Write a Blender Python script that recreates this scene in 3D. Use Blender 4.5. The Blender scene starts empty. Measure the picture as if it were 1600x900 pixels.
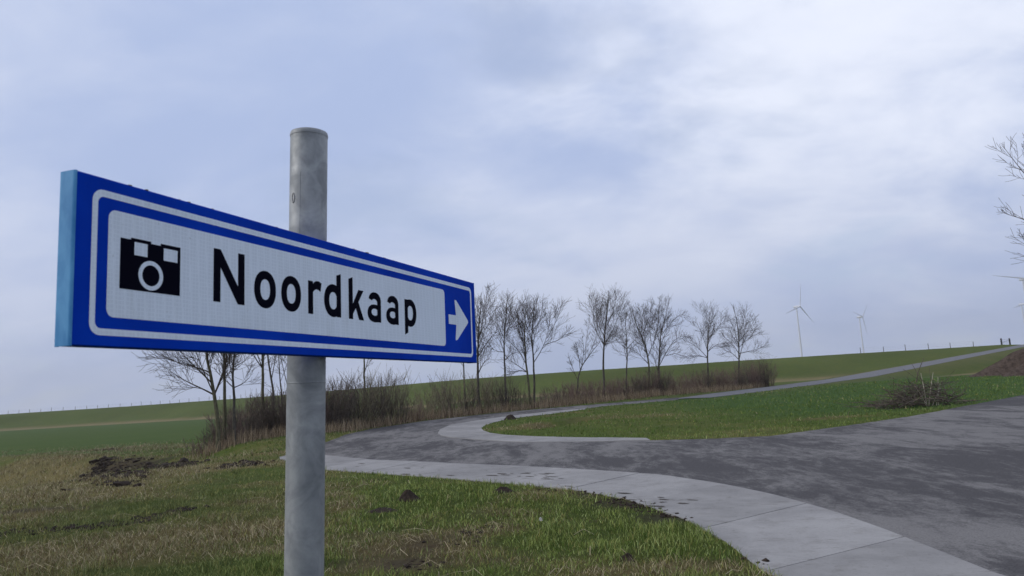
import bpy, bmesh, math, random
import numpy as np
from mathutils import Vector, Matrix
from mathutils.geometry import tessellate_polygon

random.seed(7)
rng = np.random.default_rng(11)
sc = bpy.context.scene
COL = sc.collection

# ------------------------------------------------------------------ camera
FPX = 1200.0                      # focal length in photo pixels (1600 wide)
EYE = 1.5
ROLL = math.atan(.062)
PITCH = math.atan(167 / 1200 * math.cos(ROLL))
r0 = np.array([1, 0, 0.]); u0 = np.array([0, -math.sin(PITCH), math.cos(PITCH)]); F0 = np.array([0, math.cos(PITCH), math.sin(PITCH)])
RT = math.cos(ROLL) * r0 - math.sin(ROLL) * u0
UP = math.sin(ROLL) * r0 + math.cos(ROLL) * u0
cd = bpy.data.cameras.new('camera'); cam = bpy.data.objects.new('camera', cd); COL.objects.link(cam)
cd.sensor_width = 36; cd.lens = 36 * FPX / 1600; cd.clip_start = .05; cd.clip_end = 20000
cam.matrix_world = Matrix(((RT[0], UP[0], -F0[0], 0), (RT[1], UP[1], -F0[1], 0), (RT[2], UP[2], -F0[2], EYE), (0, 0, 0, 1)))
cd.dof.use_dof = True; cd.dof.focus_distance = 5.0; cd.dof.aperture_fstop = 11.0
sc.camera = cam

# ------------------------------------------------------------------ world and sun
SUN_EL, SUN_AZ = math.radians(31), math.radians(-102)     # azimuth measured from +Y towards +X
sdir = Vector((math.sin(SUN_AZ) * math.cos(SUN_EL), math.cos(SUN_AZ) * math.cos(SUN_EL), math.sin(SUN_EL)))
W = bpy.data.worlds.new('World'); sc.world = W; W.use_nodes = True
nt = W.node_tree; N = nt.nodes; L = nt.links
bg = N['Background']; bg.inputs['Strength'].default_value = .1
def wn(t, **kw):
    n = N.new(t)
    for k, v in kw.items(): setattr(n, k, v)
    return n
def wmath(op, a, b=None, clamp=False):
    n = wn('ShaderNodeMath', operation=op, use_clamp=clamp)
    for i, v in enumerate((a, b)):
        if v is None: continue
        if isinstance(v, (int, float)): n.inputs[i].default_value = v
        else: L.new(v, n.inputs[i])
    return n.outputs[0]
def wmix(f, a, b):
    n = wn('ShaderNodeMix', data_type='RGBA')
    for s, v in ((n.inputs[0], f), (n.inputs[6], a), (n.inputs[7], b)):
        if isinstance(v, (int, float)): s.default_value = v
        elif isinstance(v, tuple): s.default_value = (*v, 1)
        else: L.new(v, s)
    return n.outputs[2]
def wramp(f, lo, hi):
    n = wn('ShaderNodeMapRange', interpolation_type='SMOOTHSTEP'); L.new(f, n.inputs[0]); n.inputs[1].default_value = lo; n.inputs[2].default_value = hi
    return n.outputs[0]
sky = wn('ShaderNodeTexSky', sky_type='NISHITA'); sky.sun_disc = False; sky.sun_elevation = SUN_EL; sky.sun_rotation = SUN_AZ; sky.altitude = 0; sky.air_density = 1; sky.dust_density = .6
tc = wn('ShaderNodeTexCoord'); sep = wn('ShaderNodeSeparateXYZ'); L.new(tc.outputs['Generated'], sep.inputs[0])
zc = wmath('MAXIMUM', sep.outputs[2], 0.0)
den = wmath('ADD', zc, .36)
cx = wmath('DIVIDE', sep.outputs[0], den); cy = wmath('DIVIDE', sep.outputs[1], den)
cmb = wn('ShaderNodeCombineXYZ'); L.new(cx, cmb.inputs[0]); L.new(cy, cmb.inputs[1])
def noise(scale, det, off, rough=.55, dist=0.0):
    mp = wn('ShaderNodeMapping'); L.new(cmb.outputs[0], mp.inputs[0]); mp.inputs[1].default_value = off; mp.inputs[3].default_value = (1.25, 1.6, 1)
    n = wn('ShaderNodeTexNoise'); L.new(mp.outputs[0], n.inputs['Vector']); n.inputs['Scale'].default_value = scale; n.inputs['Detail'].default_value = det; n.inputs['Roughness'].default_value = rough; n.inputs['Distortion'].default_value = dist
    return n.outputs['Fac']
n1 = noise(.95, 4, (3.1, 1.7, 0), .45, .3)
n2 = noise(2.6, 8, (7.3, 4.2, 0), .58, .25)
n3 = noise(1.9, 5, (1.9, 9.4, 2), .5, .3)
tone = wmath('ADD', wmath('MULTIPLY', n1, .66), wmath('MULTIPLY', n2, .34))
tone = wramp(tone, .33, .68)
DARK = (3.95, 4.85, 7.2); LIGHT = (6.75, 7.25, 8.65)
cloud = wmix(tone, DARK, LIGHT)
# forward scatter: cloud is brighter towards the veiled sun
dp = wn('ShaderNodeVectorMath', operation='DOT_PRODUCT'); L.new(tc.outputs['Generated'], dp.inputs[0]); dp.inputs[1].default_value = sdir
glow = wmath('POWER', wmath('MAXIMUM', dp.outputs['Value'], 0.0), 9.0)
cloud = wmix(wmath('MULTIPLY', glow, .5, True), cloud, (8.9, 9.3, 10.3))
# a thin bright place in the cloud deck
thin_d = Vector((.40, .78, .62)).normalized()
dq = wn('ShaderNodeVectorMath', operation='DOT_PRODUCT'); L.new(tc.outputs['Generated'], dq.inputs[0]); dq.inputs[1].default_value = thin_d
thin = wramp(wmath('ADD', dq.outputs['Value'], wmath('MULTIPLY', wmath('SUBTRACT', n2, .5), .22)), .87, 1.0)
cloud = wmix(wmath('MULTIPLY', thin, .7), cloud, (8.7, 9.1, 10.2))
# thicker, darker air low down
low = wmath('SUBTRACT', 1.0, wramp(sep.outputs[2], .0, .30))
cloud = wmix(wmath('MULTIPLY', low, .42), cloud, (3.65, 4.3, 6.2))
gap = wramp(n3, .56, .70)
blue = wmix(.45, sky.outputs[0], (5.0, 5.9, 8.6))
out = wmix(wmath('MULTIPLY', gap, .36), cloud, blue)
L.new(out, bg.inputs['Color'])

sl = bpy.data.lights.new('sun', 'SUN'); sl.energy = 1.5; sl.angle = math.radians(40); sl.color = (1, .96, .9)
so = bpy.data.objects.new('sun', sl); COL.objects.link(so); so.rotation_euler = (-sdir).to_track_quat('-Z', 'Y').to_euler()
sc.view_settings.view_transform = 'Standard'; sc.view_settings.look = 'None'; sc.view_settings.exposure = .15; sc.view_settings.gamma = 1
sc.cycles.volume_bounces = 0
sc.cycles.max_bounces = 6

# ------------------------------------------------------------------ pixel helpers (directions only; distance comes from the ground)
def ray(x, y): return (x - 800) / FPX * RT - (y - 450) / FPX * UP + F0
def at(x, y, Y):                    # the point of a pixel's ray at forward distance Y
    d = ray(x, y); return np.array([0, 0, EYE]) + d * (Y / d[1])
SL = .02
def gp(x, y):                       # on the gently rising road plane
    d = ray(x, y); t = EYE / (SL * d[1] - d[2]); return np.array([0, 0, EYE]) + t * d

# ------------------------------------------------------------------ numpy noise
def _h(ix, iy, s):
    n = (ix.astype(np.int64) * 374761393 + iy.astype(np.int64) * 668265263 + s * 144665) & 0x7fffffff
    n = ((n ^ (n >> 13)) * 1274126177) & 0x7fffffff
    return ((n ^ (n >> 16)) & 0xffff) / 65535.0
def vn(x, y, s=0):
    x = np.asarray(x, float); y = np.asarray(y, float)
    ix = np.floor(x); iy = np.floor(y); fx = x - ix; fy = y - iy
    fx = fx * fx * (3 - 2 * fx); fy = fy * fy * (3 - 2 * fy)
    a = _h(ix, iy, s); b = _h(ix + 1, iy, s); c = _h(ix, iy + 1, s); d = _h(ix + 1, iy + 1, s)
    return (a + (b - a) * fx) * (1 - fy) + (c + (d - c) * fx) * fy
def fbm(x, y, o=4, s=0):
    v = 0; a = .5
    for i in range(o):
        v = v + a * vn(x * 2 ** i + 17.3 * i, y * 2 ** i - 9.1 * i, s + i); a *= .5
    return v / (1 - .5 ** o)
def sm(a, b, x):
    t = np.clip((np.asarray(x, float) - a) / (b - a), 0, 1); return t * t * (3 - 2 * t)
def pdist(x, y, P, hs=None):        # distance to polyline, signed side, parameter (metres), height
    P = np.asarray(P, float); best = np.full(np.shape(x), 1e9); side = np.zeros(np.shape(x)); par = np.zeros(np.shape(x)); hh = np.zeros(np.shape(x)); acc = 0
    for i in range(len(P) - 1):
        ax, ay = P[i][:2]; dx, dy = P[i + 1][:2] - P[i][:2]; l2 = dx * dx + dy * dy; ln = math.sqrt(l2)
        t = np.clip(((x - ax) * dx + (y - ay) * dy) / l2, 0, 1)
        d = np.hypot(x - ax - t * dx, y - ay - t * dy); m = d < best
        best = np.where(m, d, best); side = np.where(m, np.sign(dx * (y - ay) - dy * (x - ax)), side); par = np.where(m, acc + t * ln, par)
        if hs is not None: hh = np.where(m, hs[i] + t * (hs[i + 1] - hs[i]), hh)
        acc += ln
    return best, side, par, hh, acc
def inpoly(x, y, P):
    c = np.zeros(np.shape(x), bool); n = len(P)
    for i in range(n):
        x1, y1 = P[i][:2]; x2, y2 = P[(i + 1) % n][:2]
        if y1 == y2: continue
        c ^= ((y1 > y) != (y2 > y)) & (x < (x2 - x1) * (y - y1) / (y2 - y1) + x1)
    return c

# ------------------------------------------------------------------ plan of the place
G = lambda pts: [tuple(gp(*p)[:2]) for p in pts]
strip_out = G([(437, 717.5), (470, 727), (510, 735), (600, 741), (700, 748), (800, 757), (900, 766), (987, 783), (1075, 814), (1136, 849), (1190, 893)]) + [(2.02, 4.4), (2.0, 2.0), (1.95, -4)]
strip_in = G([(436, 714.5), (470, 711), (508, 712), (580, 719), (660, 722), (740, 726), (820, 729), (920, 735), (1031, 742), (1119, 755), (1206, 773), (1294, 797), (1381, 827.5), (1469, 862.5), (1556, 897.5)]) + [(3.42, 4.0), (3.38, 2.0), (3.3, -4)]
nose_out = G([(1016, 688), (940, 690), (820, 691), (740, 687), (705, 684), (690, 681), (684, 677.5), (688, 671), (704, 664), (740, 658), (780, 652.5), (820, 647.5), (860, 643), (915, 638.6)])
nose_in = G([(1010, 685), (920, 684), (840, 682.5), (790, 680), (766, 677), (755, 673), (752, 669.5), (758, 665), (772, 660), (790, 656), (820, 651.5), (860, 647), (890, 643), (916, 639.2)])
road_top = G([(1060, 621), (940, 631), (880, 636), (820, 641), (740, 649), (660, 658), (580, 670), (540, 679), (512, 690), (480, 700), (450, 710)])
island_low = G([(1600, 617), (1520, 632), (1425, 650), (1337, 663), (1206, 681), (1110, 685.5)])
PATH = [(8.45, 39.1), (20.0, 54.6), (26.8, 62.6), (42.8, 81.7), (100, 150), (112, 163), (125, 180)]
PATHH = [.782, 1.0, 1.19, 2.04, 5.12, 5.27, 5.2]
asphalt = strip_in[:-1] + [(3.3, -12), (9, -12), (9.5, -2), (13, 6), (24, 13), (70, 33), (72, 46)] + [(40, 33.5)] + island_low + nose_out + G([(940, 635), (1060, 625)]) + road_top
concrete_a = strip_out + strip_in[::-1]
concrete_b = nose_out + nose_in[::-1]
CREST = [(-500, 262), (-330, 252), (-200, 246), (-120, 240), (-70, 216), (-30, 180), (-8, 158), (14, 150.5), (50, 147), (90, 150), (150, 156), (300, 170), (700, 220)]
DITCH = [(-60, 52), (-27, 34.8), (-14, 25.5), (-10, 22.6), (-7.2, 19.4)]
HC = 5.25

def H(x, y, micro=True):
    x = np.asarray(x, float); y = np.asarray(y, float)
    base = SL * np.clip(y, -25, 45) * sm(-14, -7.5, x)
    base = base + .2 * sm(60, 200, y) * (1 - sm(-14, -7.5, x))
    d, s, p, _, tot = pdist(x, y, DITCH)
    dep = .9 * (1 - sm(tot - 5.5, tot, p))
    prof = np.where(s > 0, 1 - sm(.1, 3.2, d), 1 - sm(0, 10, d))
    base = base - dep * prof
    dn, _, _, _, _ = pdist(x, y, G([(905, 655), (838, 668)]))     # small hollow in the island
    base = base - .28 * (1 - sm(0, .9, dn))
    d, s, p, _, _ = pdist(x, y, CREST)
    t = np.clip((20.5 - d) / 18, 0, 1); t = t - .45 * np.sin(2 * math.pi * t) / (2 * math.pi)
    h = base + (HC - base) * t
    d, s, p, hp, _ = pdist(x, y, PATH, PATHH)
    edge = np.maximum(d - 2.5, 0)
    h = np.where(d < 2.5, hp, np.maximum(np.minimum(h, hp + edge / 2.5), hp - edge / 3.0) * 1.0)
    h = np.where(y < 38.5, base + (HC - base) * t, h)
    if micro:
        k = _roadk(x, y)
        h = h + k * (.10 * (fbm(x * .35, y * .35, 3, 5) - .5) + .055 * (fbm(x * 2.2, y * 2.2, 3, 9) - .5)) * (1 - .75 * sm(40, 90, y))
    return h
def _roadk(x, y):                   # 0 on paved ground, 1 a metre away from it
    near = (np.abs(x) < 90) & (y < 60) & (y > -20)
    k = np.ones(np.shape(x))
    if np.any(near):
        xx = x[near]; yy = y[near]
        ins = inpoly(xx, yy, asphalt) | inpoly(xx, yy, concrete_a) | inpoly(xx, yy, concrete_b)
        d = np.minimum(pdist(xx, yy, asphalt + asphalt[:1])[0], np.minimum(pdist(xx, yy, strip_out)[0], pdist(xx, yy, nose_in)[0]))
        kk = sm(.05, 1.1, d); kk[ins] = 0; k[near] = kk
    far = y > 36
    if np.any(far):
        d = pdist(x[far], y[far], PATH)[0]; k[far] = np.minimum(k[far], sm(2.0, 3.6, d))
    return k
def H1(x, y): return float(H(np.array([x]), np.array([y]))[0])
def hit(px, py):                    # where a pixel's ray meets the terrain
    d = ray(px, py); t = np.linspace(2, 400, 6000); q = np.array([0, 0, EYE])[None] + t[:, None] * d[None]
    m = np.argmax(q[:, 2] < H(q[:, 0], q[:, 1], False)); return q[m]

# ------------------------------------------------------------------ materials
def mat(name, col, rough=.8, spec=.3, metal=0.0):
    m = bpy.data.materials.new(name); m.use_nodes = True; b = m.node_tree.nodes['Principled BSDF']
    b.inputs['Base Color'].default_value = (*col, 1); b.inputs['Roughness'].default_value = rough; b.inputs['Specular IOR Level'].default_value = spec; b.inputs['Metallic'].default_value = metal
    return m
class NT:
    def __init__(s, m): s.m = m; s.t = m.node_tree; s.b = s.t.nodes['Principled BSDF']
    def n(s, t, **kw):
        o = s.t.nodes.new(t)
        for k, v in kw.items(): setattr(o, k, v)
        return o
    def link(s, a, b): s.t.links.new(a, b)
    def obj(s, scale=(1, 1, 1), rot=(0, 0, 0)):
        c = s.n('ShaderNodeTexCoord'); mp = s.n('ShaderNodeMapping'); s.link(c.outputs['Object'], mp.inputs[0]); mp.inputs[3].default_value = scale; mp.inputs[2].default_value = rot
        return mp.outputs[0]
    def noise(s, vec, scale, det=4, rough=.55, dist=0.0):
        o = s.n('ShaderNodeTexNoise'); s.link(vec, o.inputs['Vector']); o.inputs['Scale'].default_value = scale; o.inputs['Detail'].default_value = det; o.inputs['Roughness'].default_value = rough; o.inputs['Distortion'].default_value = dist
        return o.outputs['Fac']
    def rng(s, f, a, b, c=0.0, d=1.0):
        o = s.n('ShaderNodeMapRange', interpolation_type='SMOOTHSTEP'); s.link(f, o.inputs[0])
        for i, v in enumerate((a, b, c, d)): o.inputs[i + 1].default_value = v
        return o.outputs[0]
    def math(s, op, a, b):
        o = s.n('ShaderNodeMath', operation=op)
        for i, v in enumerate((a, b)):
            if isinstance(v, (int, float)): o.inputs[i].default_value = v
            else: s.link(v, o.inputs[i])
        return o.outputs[0]
    def mix(s, f, a, b, blend='MIX'):
        o = s.n('ShaderNodeMix', data_type='RGBA', blend_type=blend)
        for k, v in ((o.inputs[0], f), (o.inputs[6], a), (o.inputs[7], b)):
            if isinstance(v, (int, float)): k.default_value = v
            elif isinstance(v, tuple): k.default_value = (*v, 1)
            else: s.link(v, k)
        return o.outputs[2]
    def color(s, c): s.link(c, s.b.inputs['Base Color'])
    def bump(s, f, dist=.01, st=.5):
        o = s.n('ShaderNodeBump'); o.inputs['Strength'].default_value = st; o.inputs['Distance'].default_value = dist; s.link(f, o.inputs['Height']); s.link(o.outputs[0], s.b.inputs['Normal'])
M = {}
# ground: plant and soil colours come with the sheet, fine break-up from noise
m = M['ground'] = mat('ground', (.1, .1, .05), 1.0, .03); t = NT(m); v = t.obj()
a = t.n('ShaderNodeAttribute', attribute_name='gcol')
f1 = t.noise(v, 9, 6, .7); f2 = t.noise(v, 1.3, 5, .6); f3 = t.noise(v, .16, 5, .6)
c = t.mix(t.rng(f1, .3, .7, .0, .75), a.outputs['Color'], (.75, .68, .6), 'MULTIPLY')
c = t.mix(t.rng(f2, .35, .7, 0, .5), c, (1.3, 1.15, 1.0), 'MULTIPLY')
c = t.mix(t.rng(f3, .35, .65, 0, .4), c, (.78, .9, .8), 'MULTIPLY'); t.color(c); t.bump(f1, .05, .8)
# asphalt
m = M['asphalt'] = mat('asphalt', (.06, .06, .065), 1.0, .03); t = NT(m); v = t.obj(); vs = t.obj((1.15, .42, 1))
g = t.noise(v, 60, 3, .7); big = t.noise(vs, .8, 7, .66, .9); med = t.noise(vs, 4.5, 6, .75, .4); lowf = t.noise(v, .16, 3, .5)
fin = t.noise(v, 22, 4, .75); k = t.math('ADD', t.math('MULTIPLY', big, .5), t.math('ADD', t.math('MULTIPLY', med, .36), t.math('MULTIPLY', fin, .14)))
dust = t.rng(t.math('ADD', k, t.math('MULTIPLY', lowf, .45)), .645, .80)
c = t.mix(dust, (.098, .093, .094), (.215, .204, .196)); c = t.mix(t.rng(g, .35, .7, 0, .6), c, (.45, .45, .45), 'MULTIPLY'); t.color(c)
t.bump(g, .006, .8)
m = M['worn_asphalt'] = mat('worn_asphalt', (.17, .17, .175), 1.0, .03); t = NT(m); v = t.obj(); g = t.noise(v, 3, 6, .7); t.color(t.mix(t.rng(g, .3, .7), (.135, .135, .145), (.195, .192, .195)))
# concrete
m = M['concrete'] = mat('concrete', (.33, .32, .31), 1.0, .04); t = NT(m); v = t.obj()
oi = t.n('ShaderNodeObjectInfo')
g = t.noise(v, 45, 4, .7); b1 = t.noise(v, 1.1, 6, .65, .5); b2 = t.noise(v, 5, 5, .7)
stv = t.obj((.8, 3.2, 1), (0, 0, math.radians(25))); st = t.noise(stv, 1.6, 6, .72, .8)
c = t.mix(t.rng(b1, .3, .7), (.245, .236, .228), (.325, .313, .30)); c = t.mix(t.rng(g, .4, .75, 0, .3), c, (.7, .7, .7), 'MULTIPLY'); c = t.mix(t.rng(b2, .5, .75, 0, .5), c, (.6, .58, .55), 'MULTIPLY'); sp = t.noise(v, 28, 3, .6); c = t.mix(t.rng(sp, .62, .72, 0, .5), c, (.55, .53, .5), 'MULTIPLY')
c = t.mix(t.rng(st, .60, .70, 0, .7), c, (.13, .115, .10))
hv = t.n('ShaderNodeHueSaturation'); t.link(c, hv.inputs['Color']); t.link(t.rng(oi.outputs['Random'], 0, 1, .9, 1.06), hv.inputs['Value']); t.color(hv.outputs[0]); t.bump(g, .003, .5)
# plants that carry their own colours
def attr_mat(name, rough=.7, spec=.2, trans=0.0):
    m = mat(name, (.1, .1, .1), rough, spec); t = NT(m); a = t.n('ShaderNodeAttribute', attribute_name='col'); t.color(a.outputs['Color'])
    return m
M['grass'] = attr_mat('grass', 1.0, .04)
def bark(name, c1, c2, sc_=14):
    m = mat(name, c1, .9, .15); t = NT(m); v = t.obj((1, 1, .35)); f = t.noise(v, sc_, 5, .7); t.color(t.mix(t.rng(f, .35, .65), c1, c2)); t.bump(f, .01, .6); return m
M['bark'] = bark('bark', (.045, .038, .033), (.10, .09, .07))
M['bark_green'] = bark('bark_green', (.06, .055, .03), (.13, .12, .075))
M['twig'] = bark('twig', (.07, .055, .044), (.145, .118, .094))
M['twig_dark'] = bark('twig_dark', (.04, .03, .024), (.082, .064, .05))
M['twig_red'] = bark('twig_red', (.11, .072, .06), (.21, .15, .125))
M['twig_pale'] = bark('twig_pale', (.13, .11, .068), (.25, .215, .145))
M['straw'] = bark('straw', (.33, .29, .22), (.46, .42, .34))
m = M['soil'] = mat('soil', (.025, .019, .014), .95, .15); t = NT(m); v = t.obj(); f = t.noise(v, 14, 6, .7); t.color(t.mix(t.rng(f, .3, .7), (.017, .012, .009), (.05, .036, .027))); t.bump(f, .03, .9)
m = M['heap'] = mat('heap', (.06, .045, .036), .95, .1); t = NT(m); v = t.obj(); f = t.noise(v, 5, 7, .7); t.color(t.mix(t.rng(f, .3, .7), (.045, .032, .025), (.11, .082, .065))); t.bump(f, .08, .9)
M['fence_wood'] = bark('fence_wood', (.07, .065, .06), (.13, .12, .105))
M['gate_dark'] = mat('gate_dark', (.03, .03, .032), .7)
M['wire'] = mat('wire', (.25, .25, .26), .5, .4, .6)
m = M['turbine'] = mat('turbine', (.62, .63, .65), .5, .4)
M['stone'] = bark('stone', (.30, .29, .27), (.42, .41, .39), 30)
# sign
m = M['zinc'] = mat('zinc', (.3, .31, .32), .6, .3, .25); t = NT(m); v = t.obj(); vz = t.obj((1, 1, .45))
f = t.noise(v, 15, 6, .6, .8); f2 = t.noise(v, 90, 3, .6); f3 = t.noise(vz, 5, 4, .55, .4)
c = t.mix(t.rng(f, .3, .7), (.255, .265, .27), (.405, .415, .41)); c = t.mix(t.rng(f3, .42, .62, 0, .7), c, (.55, .57, .58), 'MULTIPLY'); c = t.mix(t.rng(f2, .4, .7, 0, .25), c, (.75, .75, .75), 'MULTIPLY')
t.color(c); t.link(t.rng(f, .3, .7, .62, .42), t.b.inputs['Roughness']); t.bump(f2, .0008, .3)
m = M['sign_blue'] = mat('sign_blue', (.004, .038, .40), .6, .02); t = NT(m); v = t.obj(); f = t.noise(v, 6, 5, .6); f2 = t.noise(v, 160, 3, .6)
c = t.mix(t.rng(f, .3, .7), (.0013, .036, .38), (.0025, .050, .47)); c = t.mix(t.rng(f2, .58, .75, 0, .25), c, (.03, .07, .33)); t.color(c)
m = M['sign_white'] = mat('sign_white', (.62, .63, .64), .6, .05); t = NT(m); v = t.obj()
vo = t.n('ShaderNodeTexVoronoi', feature='DISTANCE_TO_EDGE'); t.link(v, vo.inputs['Vector']); vo.inputs['Scale'].default_value = 150; vo.inputs['Randomness'].default_value = .12
f = t.noise(v, 7, 5, .6)
c = t.mix(t.rng(vo.outputs['Distance'], .04, .16), (.77, .84, .92), (.70, .77, .85)); gv = t.obj((1, 1, .25)); fg = t.noise(gv, 16, 6, .65); fs = t.noise(v, 120, 3, .6)
c = t.mix(t.rng(f, .4, .7, 0, .35), c, (.85, .85, .84), 'MULTIPLY'); c = t.mix(t.rng(fg, .5, .75, 0, .4), c, (.78, .78, .74), 'MULTIPLY'); c = t.mix(t.rng(fs, .66, .78, 0, .5), c, (.5, .5, .47), 'MULTIPLY'); t.color(c)
m = M['sign_black'] = mat('sign_black', (.003, .003, .009), .7, .02)
m = M['cap_blue'] = mat('cap_blue', (.12, .30, .50), .5, .15); t = NT(m); v = t.obj((1, 1, .5)); f = t.noise(v, 26, 5, .6, .4)
t.color(t.mix(t.rng(f, .3, .7), (.055, .225, .47), (.125, .36, .62)))
M['lichen'] = mat('lichen', (.20, .17, .08), .95, .1)

# ------------------------------------------------------------------ mesh helpers
def setp(o, label=None, cat=None, group=None, kind=None):
    if label: o['label'] = label
    if cat: o['category'] = cat
    if group: o['group'] = group
    if kind: o['kind'] = kind
    return o
def link(name, me, material=None, parent=None, smooth=False):
    o = bpy.data.objects.new(name, me); COL.objects.link(o)
    if material is not None and me is not None and not me.materials: me.materials.append(M[material])
    if parent is not None: o.parent = parent
    if smooth and me is not None:
        me.polygons.foreach_set('use_smooth', np.ones(len(me.polygons), bool))
    return o
def empty(name, loc=(0, 0, 0), rot=None):
    o = bpy.data.objects.new(name, None); COL.objects.link(o); o.location = loc; o.empty_display_size = .2
    if rot is not None: o.rotation_euler = rot
    return o
def pymesh(name, v, f):
    me = bpy.data.meshes.new(name); me.from_pydata([tuple(p) for p in v], [], f); me.update(); return me
def npmesh(name, V, T, colr=None):  # many triangles fast
    V = np.asarray(V, np.float32); T = np.asarray(T, np.int32); me = bpy.data.meshes.new(name)
    me.vertices.add(len(V)); me.vertices.foreach_set('co', V.ravel())
    k = T.shape[1]; me.loops.add(T.size); me.loops.foreach_set('vertex_index', T.ravel())
    me.polygons.add(len(T)); me.polygons.foreach_set('loop_start', np.arange(0, T.size, k, dtype=np.int32)); me.polygons.foreach_set('loop_total', np.full(len(T), k, np.int32))
    if colr is not None:
        at_ = me.attributes.new('col' if colr[1] is None else colr[1], 'FLOAT_COLOR', 'POINT'); c4 = np.ones((len(V), 4), np.float32); c4[:, :3] = colr[0]; at_.data.foreach_set('color', c4.ravel())
    me.update(calc_edges=True); me.validate(); return me
class Tubes:                        # collects tapered tubes into one mesh
    def __init__(s): s.V = []; s.F = []; s.n = 0
    def add(s, P, Rr, k=5, cap=True):
        P = np.asarray(P, float); n = len(P); Rr = np.broadcast_to(np.asarray(Rr, float), (n,))
        tg = np.gradient(P, axis=0); tg /= np.linalg.norm(tg, axis=1)[:, None] + 1e-9
        ref = np.array([.31, .95, .05]) if abs(tg[0][2]) > .5 else np.array([.05, .1, 1.])
        a = np.cross(tg, ref); a /= np.linalg.norm(a, axis=1)[:, None] + 1e-9; b = np.cross(tg, a)
        th = np.arange(k) * 2 * math.pi / k
        ring = P[:, None] + Rr[:, None, None] * (np.cos(th)[None, :, None] * a[:, None] + np.sin(th)[None, :, None] * b[:, None])
        s.V.append(ring.reshape(-1, 3)); o = s.n
        for i in range(n - 1):
            for j in range(k):
                j2 = (j + 1) % k; s.F.append((o + i * k + j, o + i * k + j2, o + (i + 1) * k + j2, o + (i + 1) * k + j))
        s.n += n * k
    def mesh(s, name):
        V = np.concatenate(s.V); return npmesh(name, V, np.array(s.F, np.int32))

# ------------------------------------------------------------------ plant cover: where it is green, dry or bare
DITCHTOP = 4.4
BL = []                              # (x, y, rx, ry, dry, soil, green)
def blob(px, py, rx, ry, dry=0, soil=0, green=0, ang=0):
    q = hit(px, py); BL.append((q[0], q[1], rx, ry, dry, soil, green, ang))
blob(60, 880, 1.6, 1.0, dry=.5); blob(330, 845, 1.6, 1.1, dry=.6); blob(420, 830, .9, .8, dry=.4)
blob(200, 850, 1.3, 1.0, dry=.3); blob(390, 893, 1.1, .35, green=.9); blob(250, 892, 1.0, .25, green=.7); blob(430, 865, .5, .3, dry=.6)
blob(215, 795, 1.1, .9, green=.5); blob(330, 780, 1.4, 1.6, green=.3); blob(400, 745, 1.2, 1.5, green=.4); blob(60, 835, 2.0, 1.0, green=.25)
blob(60, 770, 2.2, 2.2, dry=.6); blob(150, 765, 1.6, 2.2, dry=.7); blob(330, 733, 1.6, 1.2, dry=.8); blob(400, 726, 1.0, 1.0, dry=.7, soil=.2)
blob(60, 727, 4, 2.5, dry=.75); blob(110, 745, 3, 2, dry=.7); blob(225, 735, 3.0, 2.0, dry=.3)
blob(555, 790, .42, .9, dry=1.0); blob(530, 775, .3, .5, dry=.8); blob(590, 850, .9, .6, dry=.8, soil=.3); blob(680, 870, 1.0, .6, dry=.9, soil=.35)
blob(750, 830, .7, .35, dry=.8, soil=.3); blob(700, 845, .6, .4, dry=.6, soil=.5); blob(560, 890, .6, .4, dry=.6, soil=.4); blob(780, 800, .35, .25, dry=.4, soil=.4)
blob(860, 880, .6, .3, dry=.55); blob(1000, 888, .8, .28, dry=1.0, soil=.1); blob(1100, 893, .4, .2, dry=.8); blob(960, 800, .8, .4, green=.6)
blob(1000, 790, .75, .4, soil=.9, ang=-.6); blob(920, 772, .7, .4, soil=.75, ang=-.6); blob(1050, 810, .4, .4, soil=.9, ang=-.7); blob(870, 765, .5, .3, soil=.5)
blob(820, 776, .6, .4, dry=.4); blob(700, 775, 1.5, 1.3, green=.6); blob(900, 835, 1.0, .7, green=.6); blob(1100, 855, .5, .6, green=.8)
blob(800, 670, 1.3, 1.2, dry=.7); blob(850, 664, 1.3, .8, dry=.6, soil=.15); blob(930, 652, 1.6, 1.4, dry=.4, soil=.25); blob(1020, 650, 1.6, 1.0, dry=.5, soil=.1)
for bx_ in range(790, 1240, 38): blob(bx_ + random.uniform(-9, 9), 655 - (bx_ - 790) * .095 + random.uniform(-2, 2), random.uniform(.5, 1.0), random.uniform(.3, .6), dry=random.uniform(.5, .95), soil=random.uniform(0, .3))
blob(845, 669, .9, .7, dry=.9, soil=.25); blob(1290, 655, 1.0, .5, dry=.5, soil=.2); blob(1330, 652, .8, .4, dry=.5); blob(1180, 672, 1.2, .5, dry=.5)
blob(200, 700, 3, 2, dry=.6, soil=.15); blob(270, 700, 3, 2, dry=.6); blob(350, 702, 2, 2, green=.3)
blob(185, 732, 1.6, 2.8, soil=1.0, ang=.3); blob(225, 730, 1.8, 1.2, soil=.8); blob(160, 728, .6, 2.2, soil=.6, ang=.4)
blob(85, 800, 1.5, .35, soil=.35, dry=.2); blob(30, 804, 1.2, .4, soil=.3, dry=.2)
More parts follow.
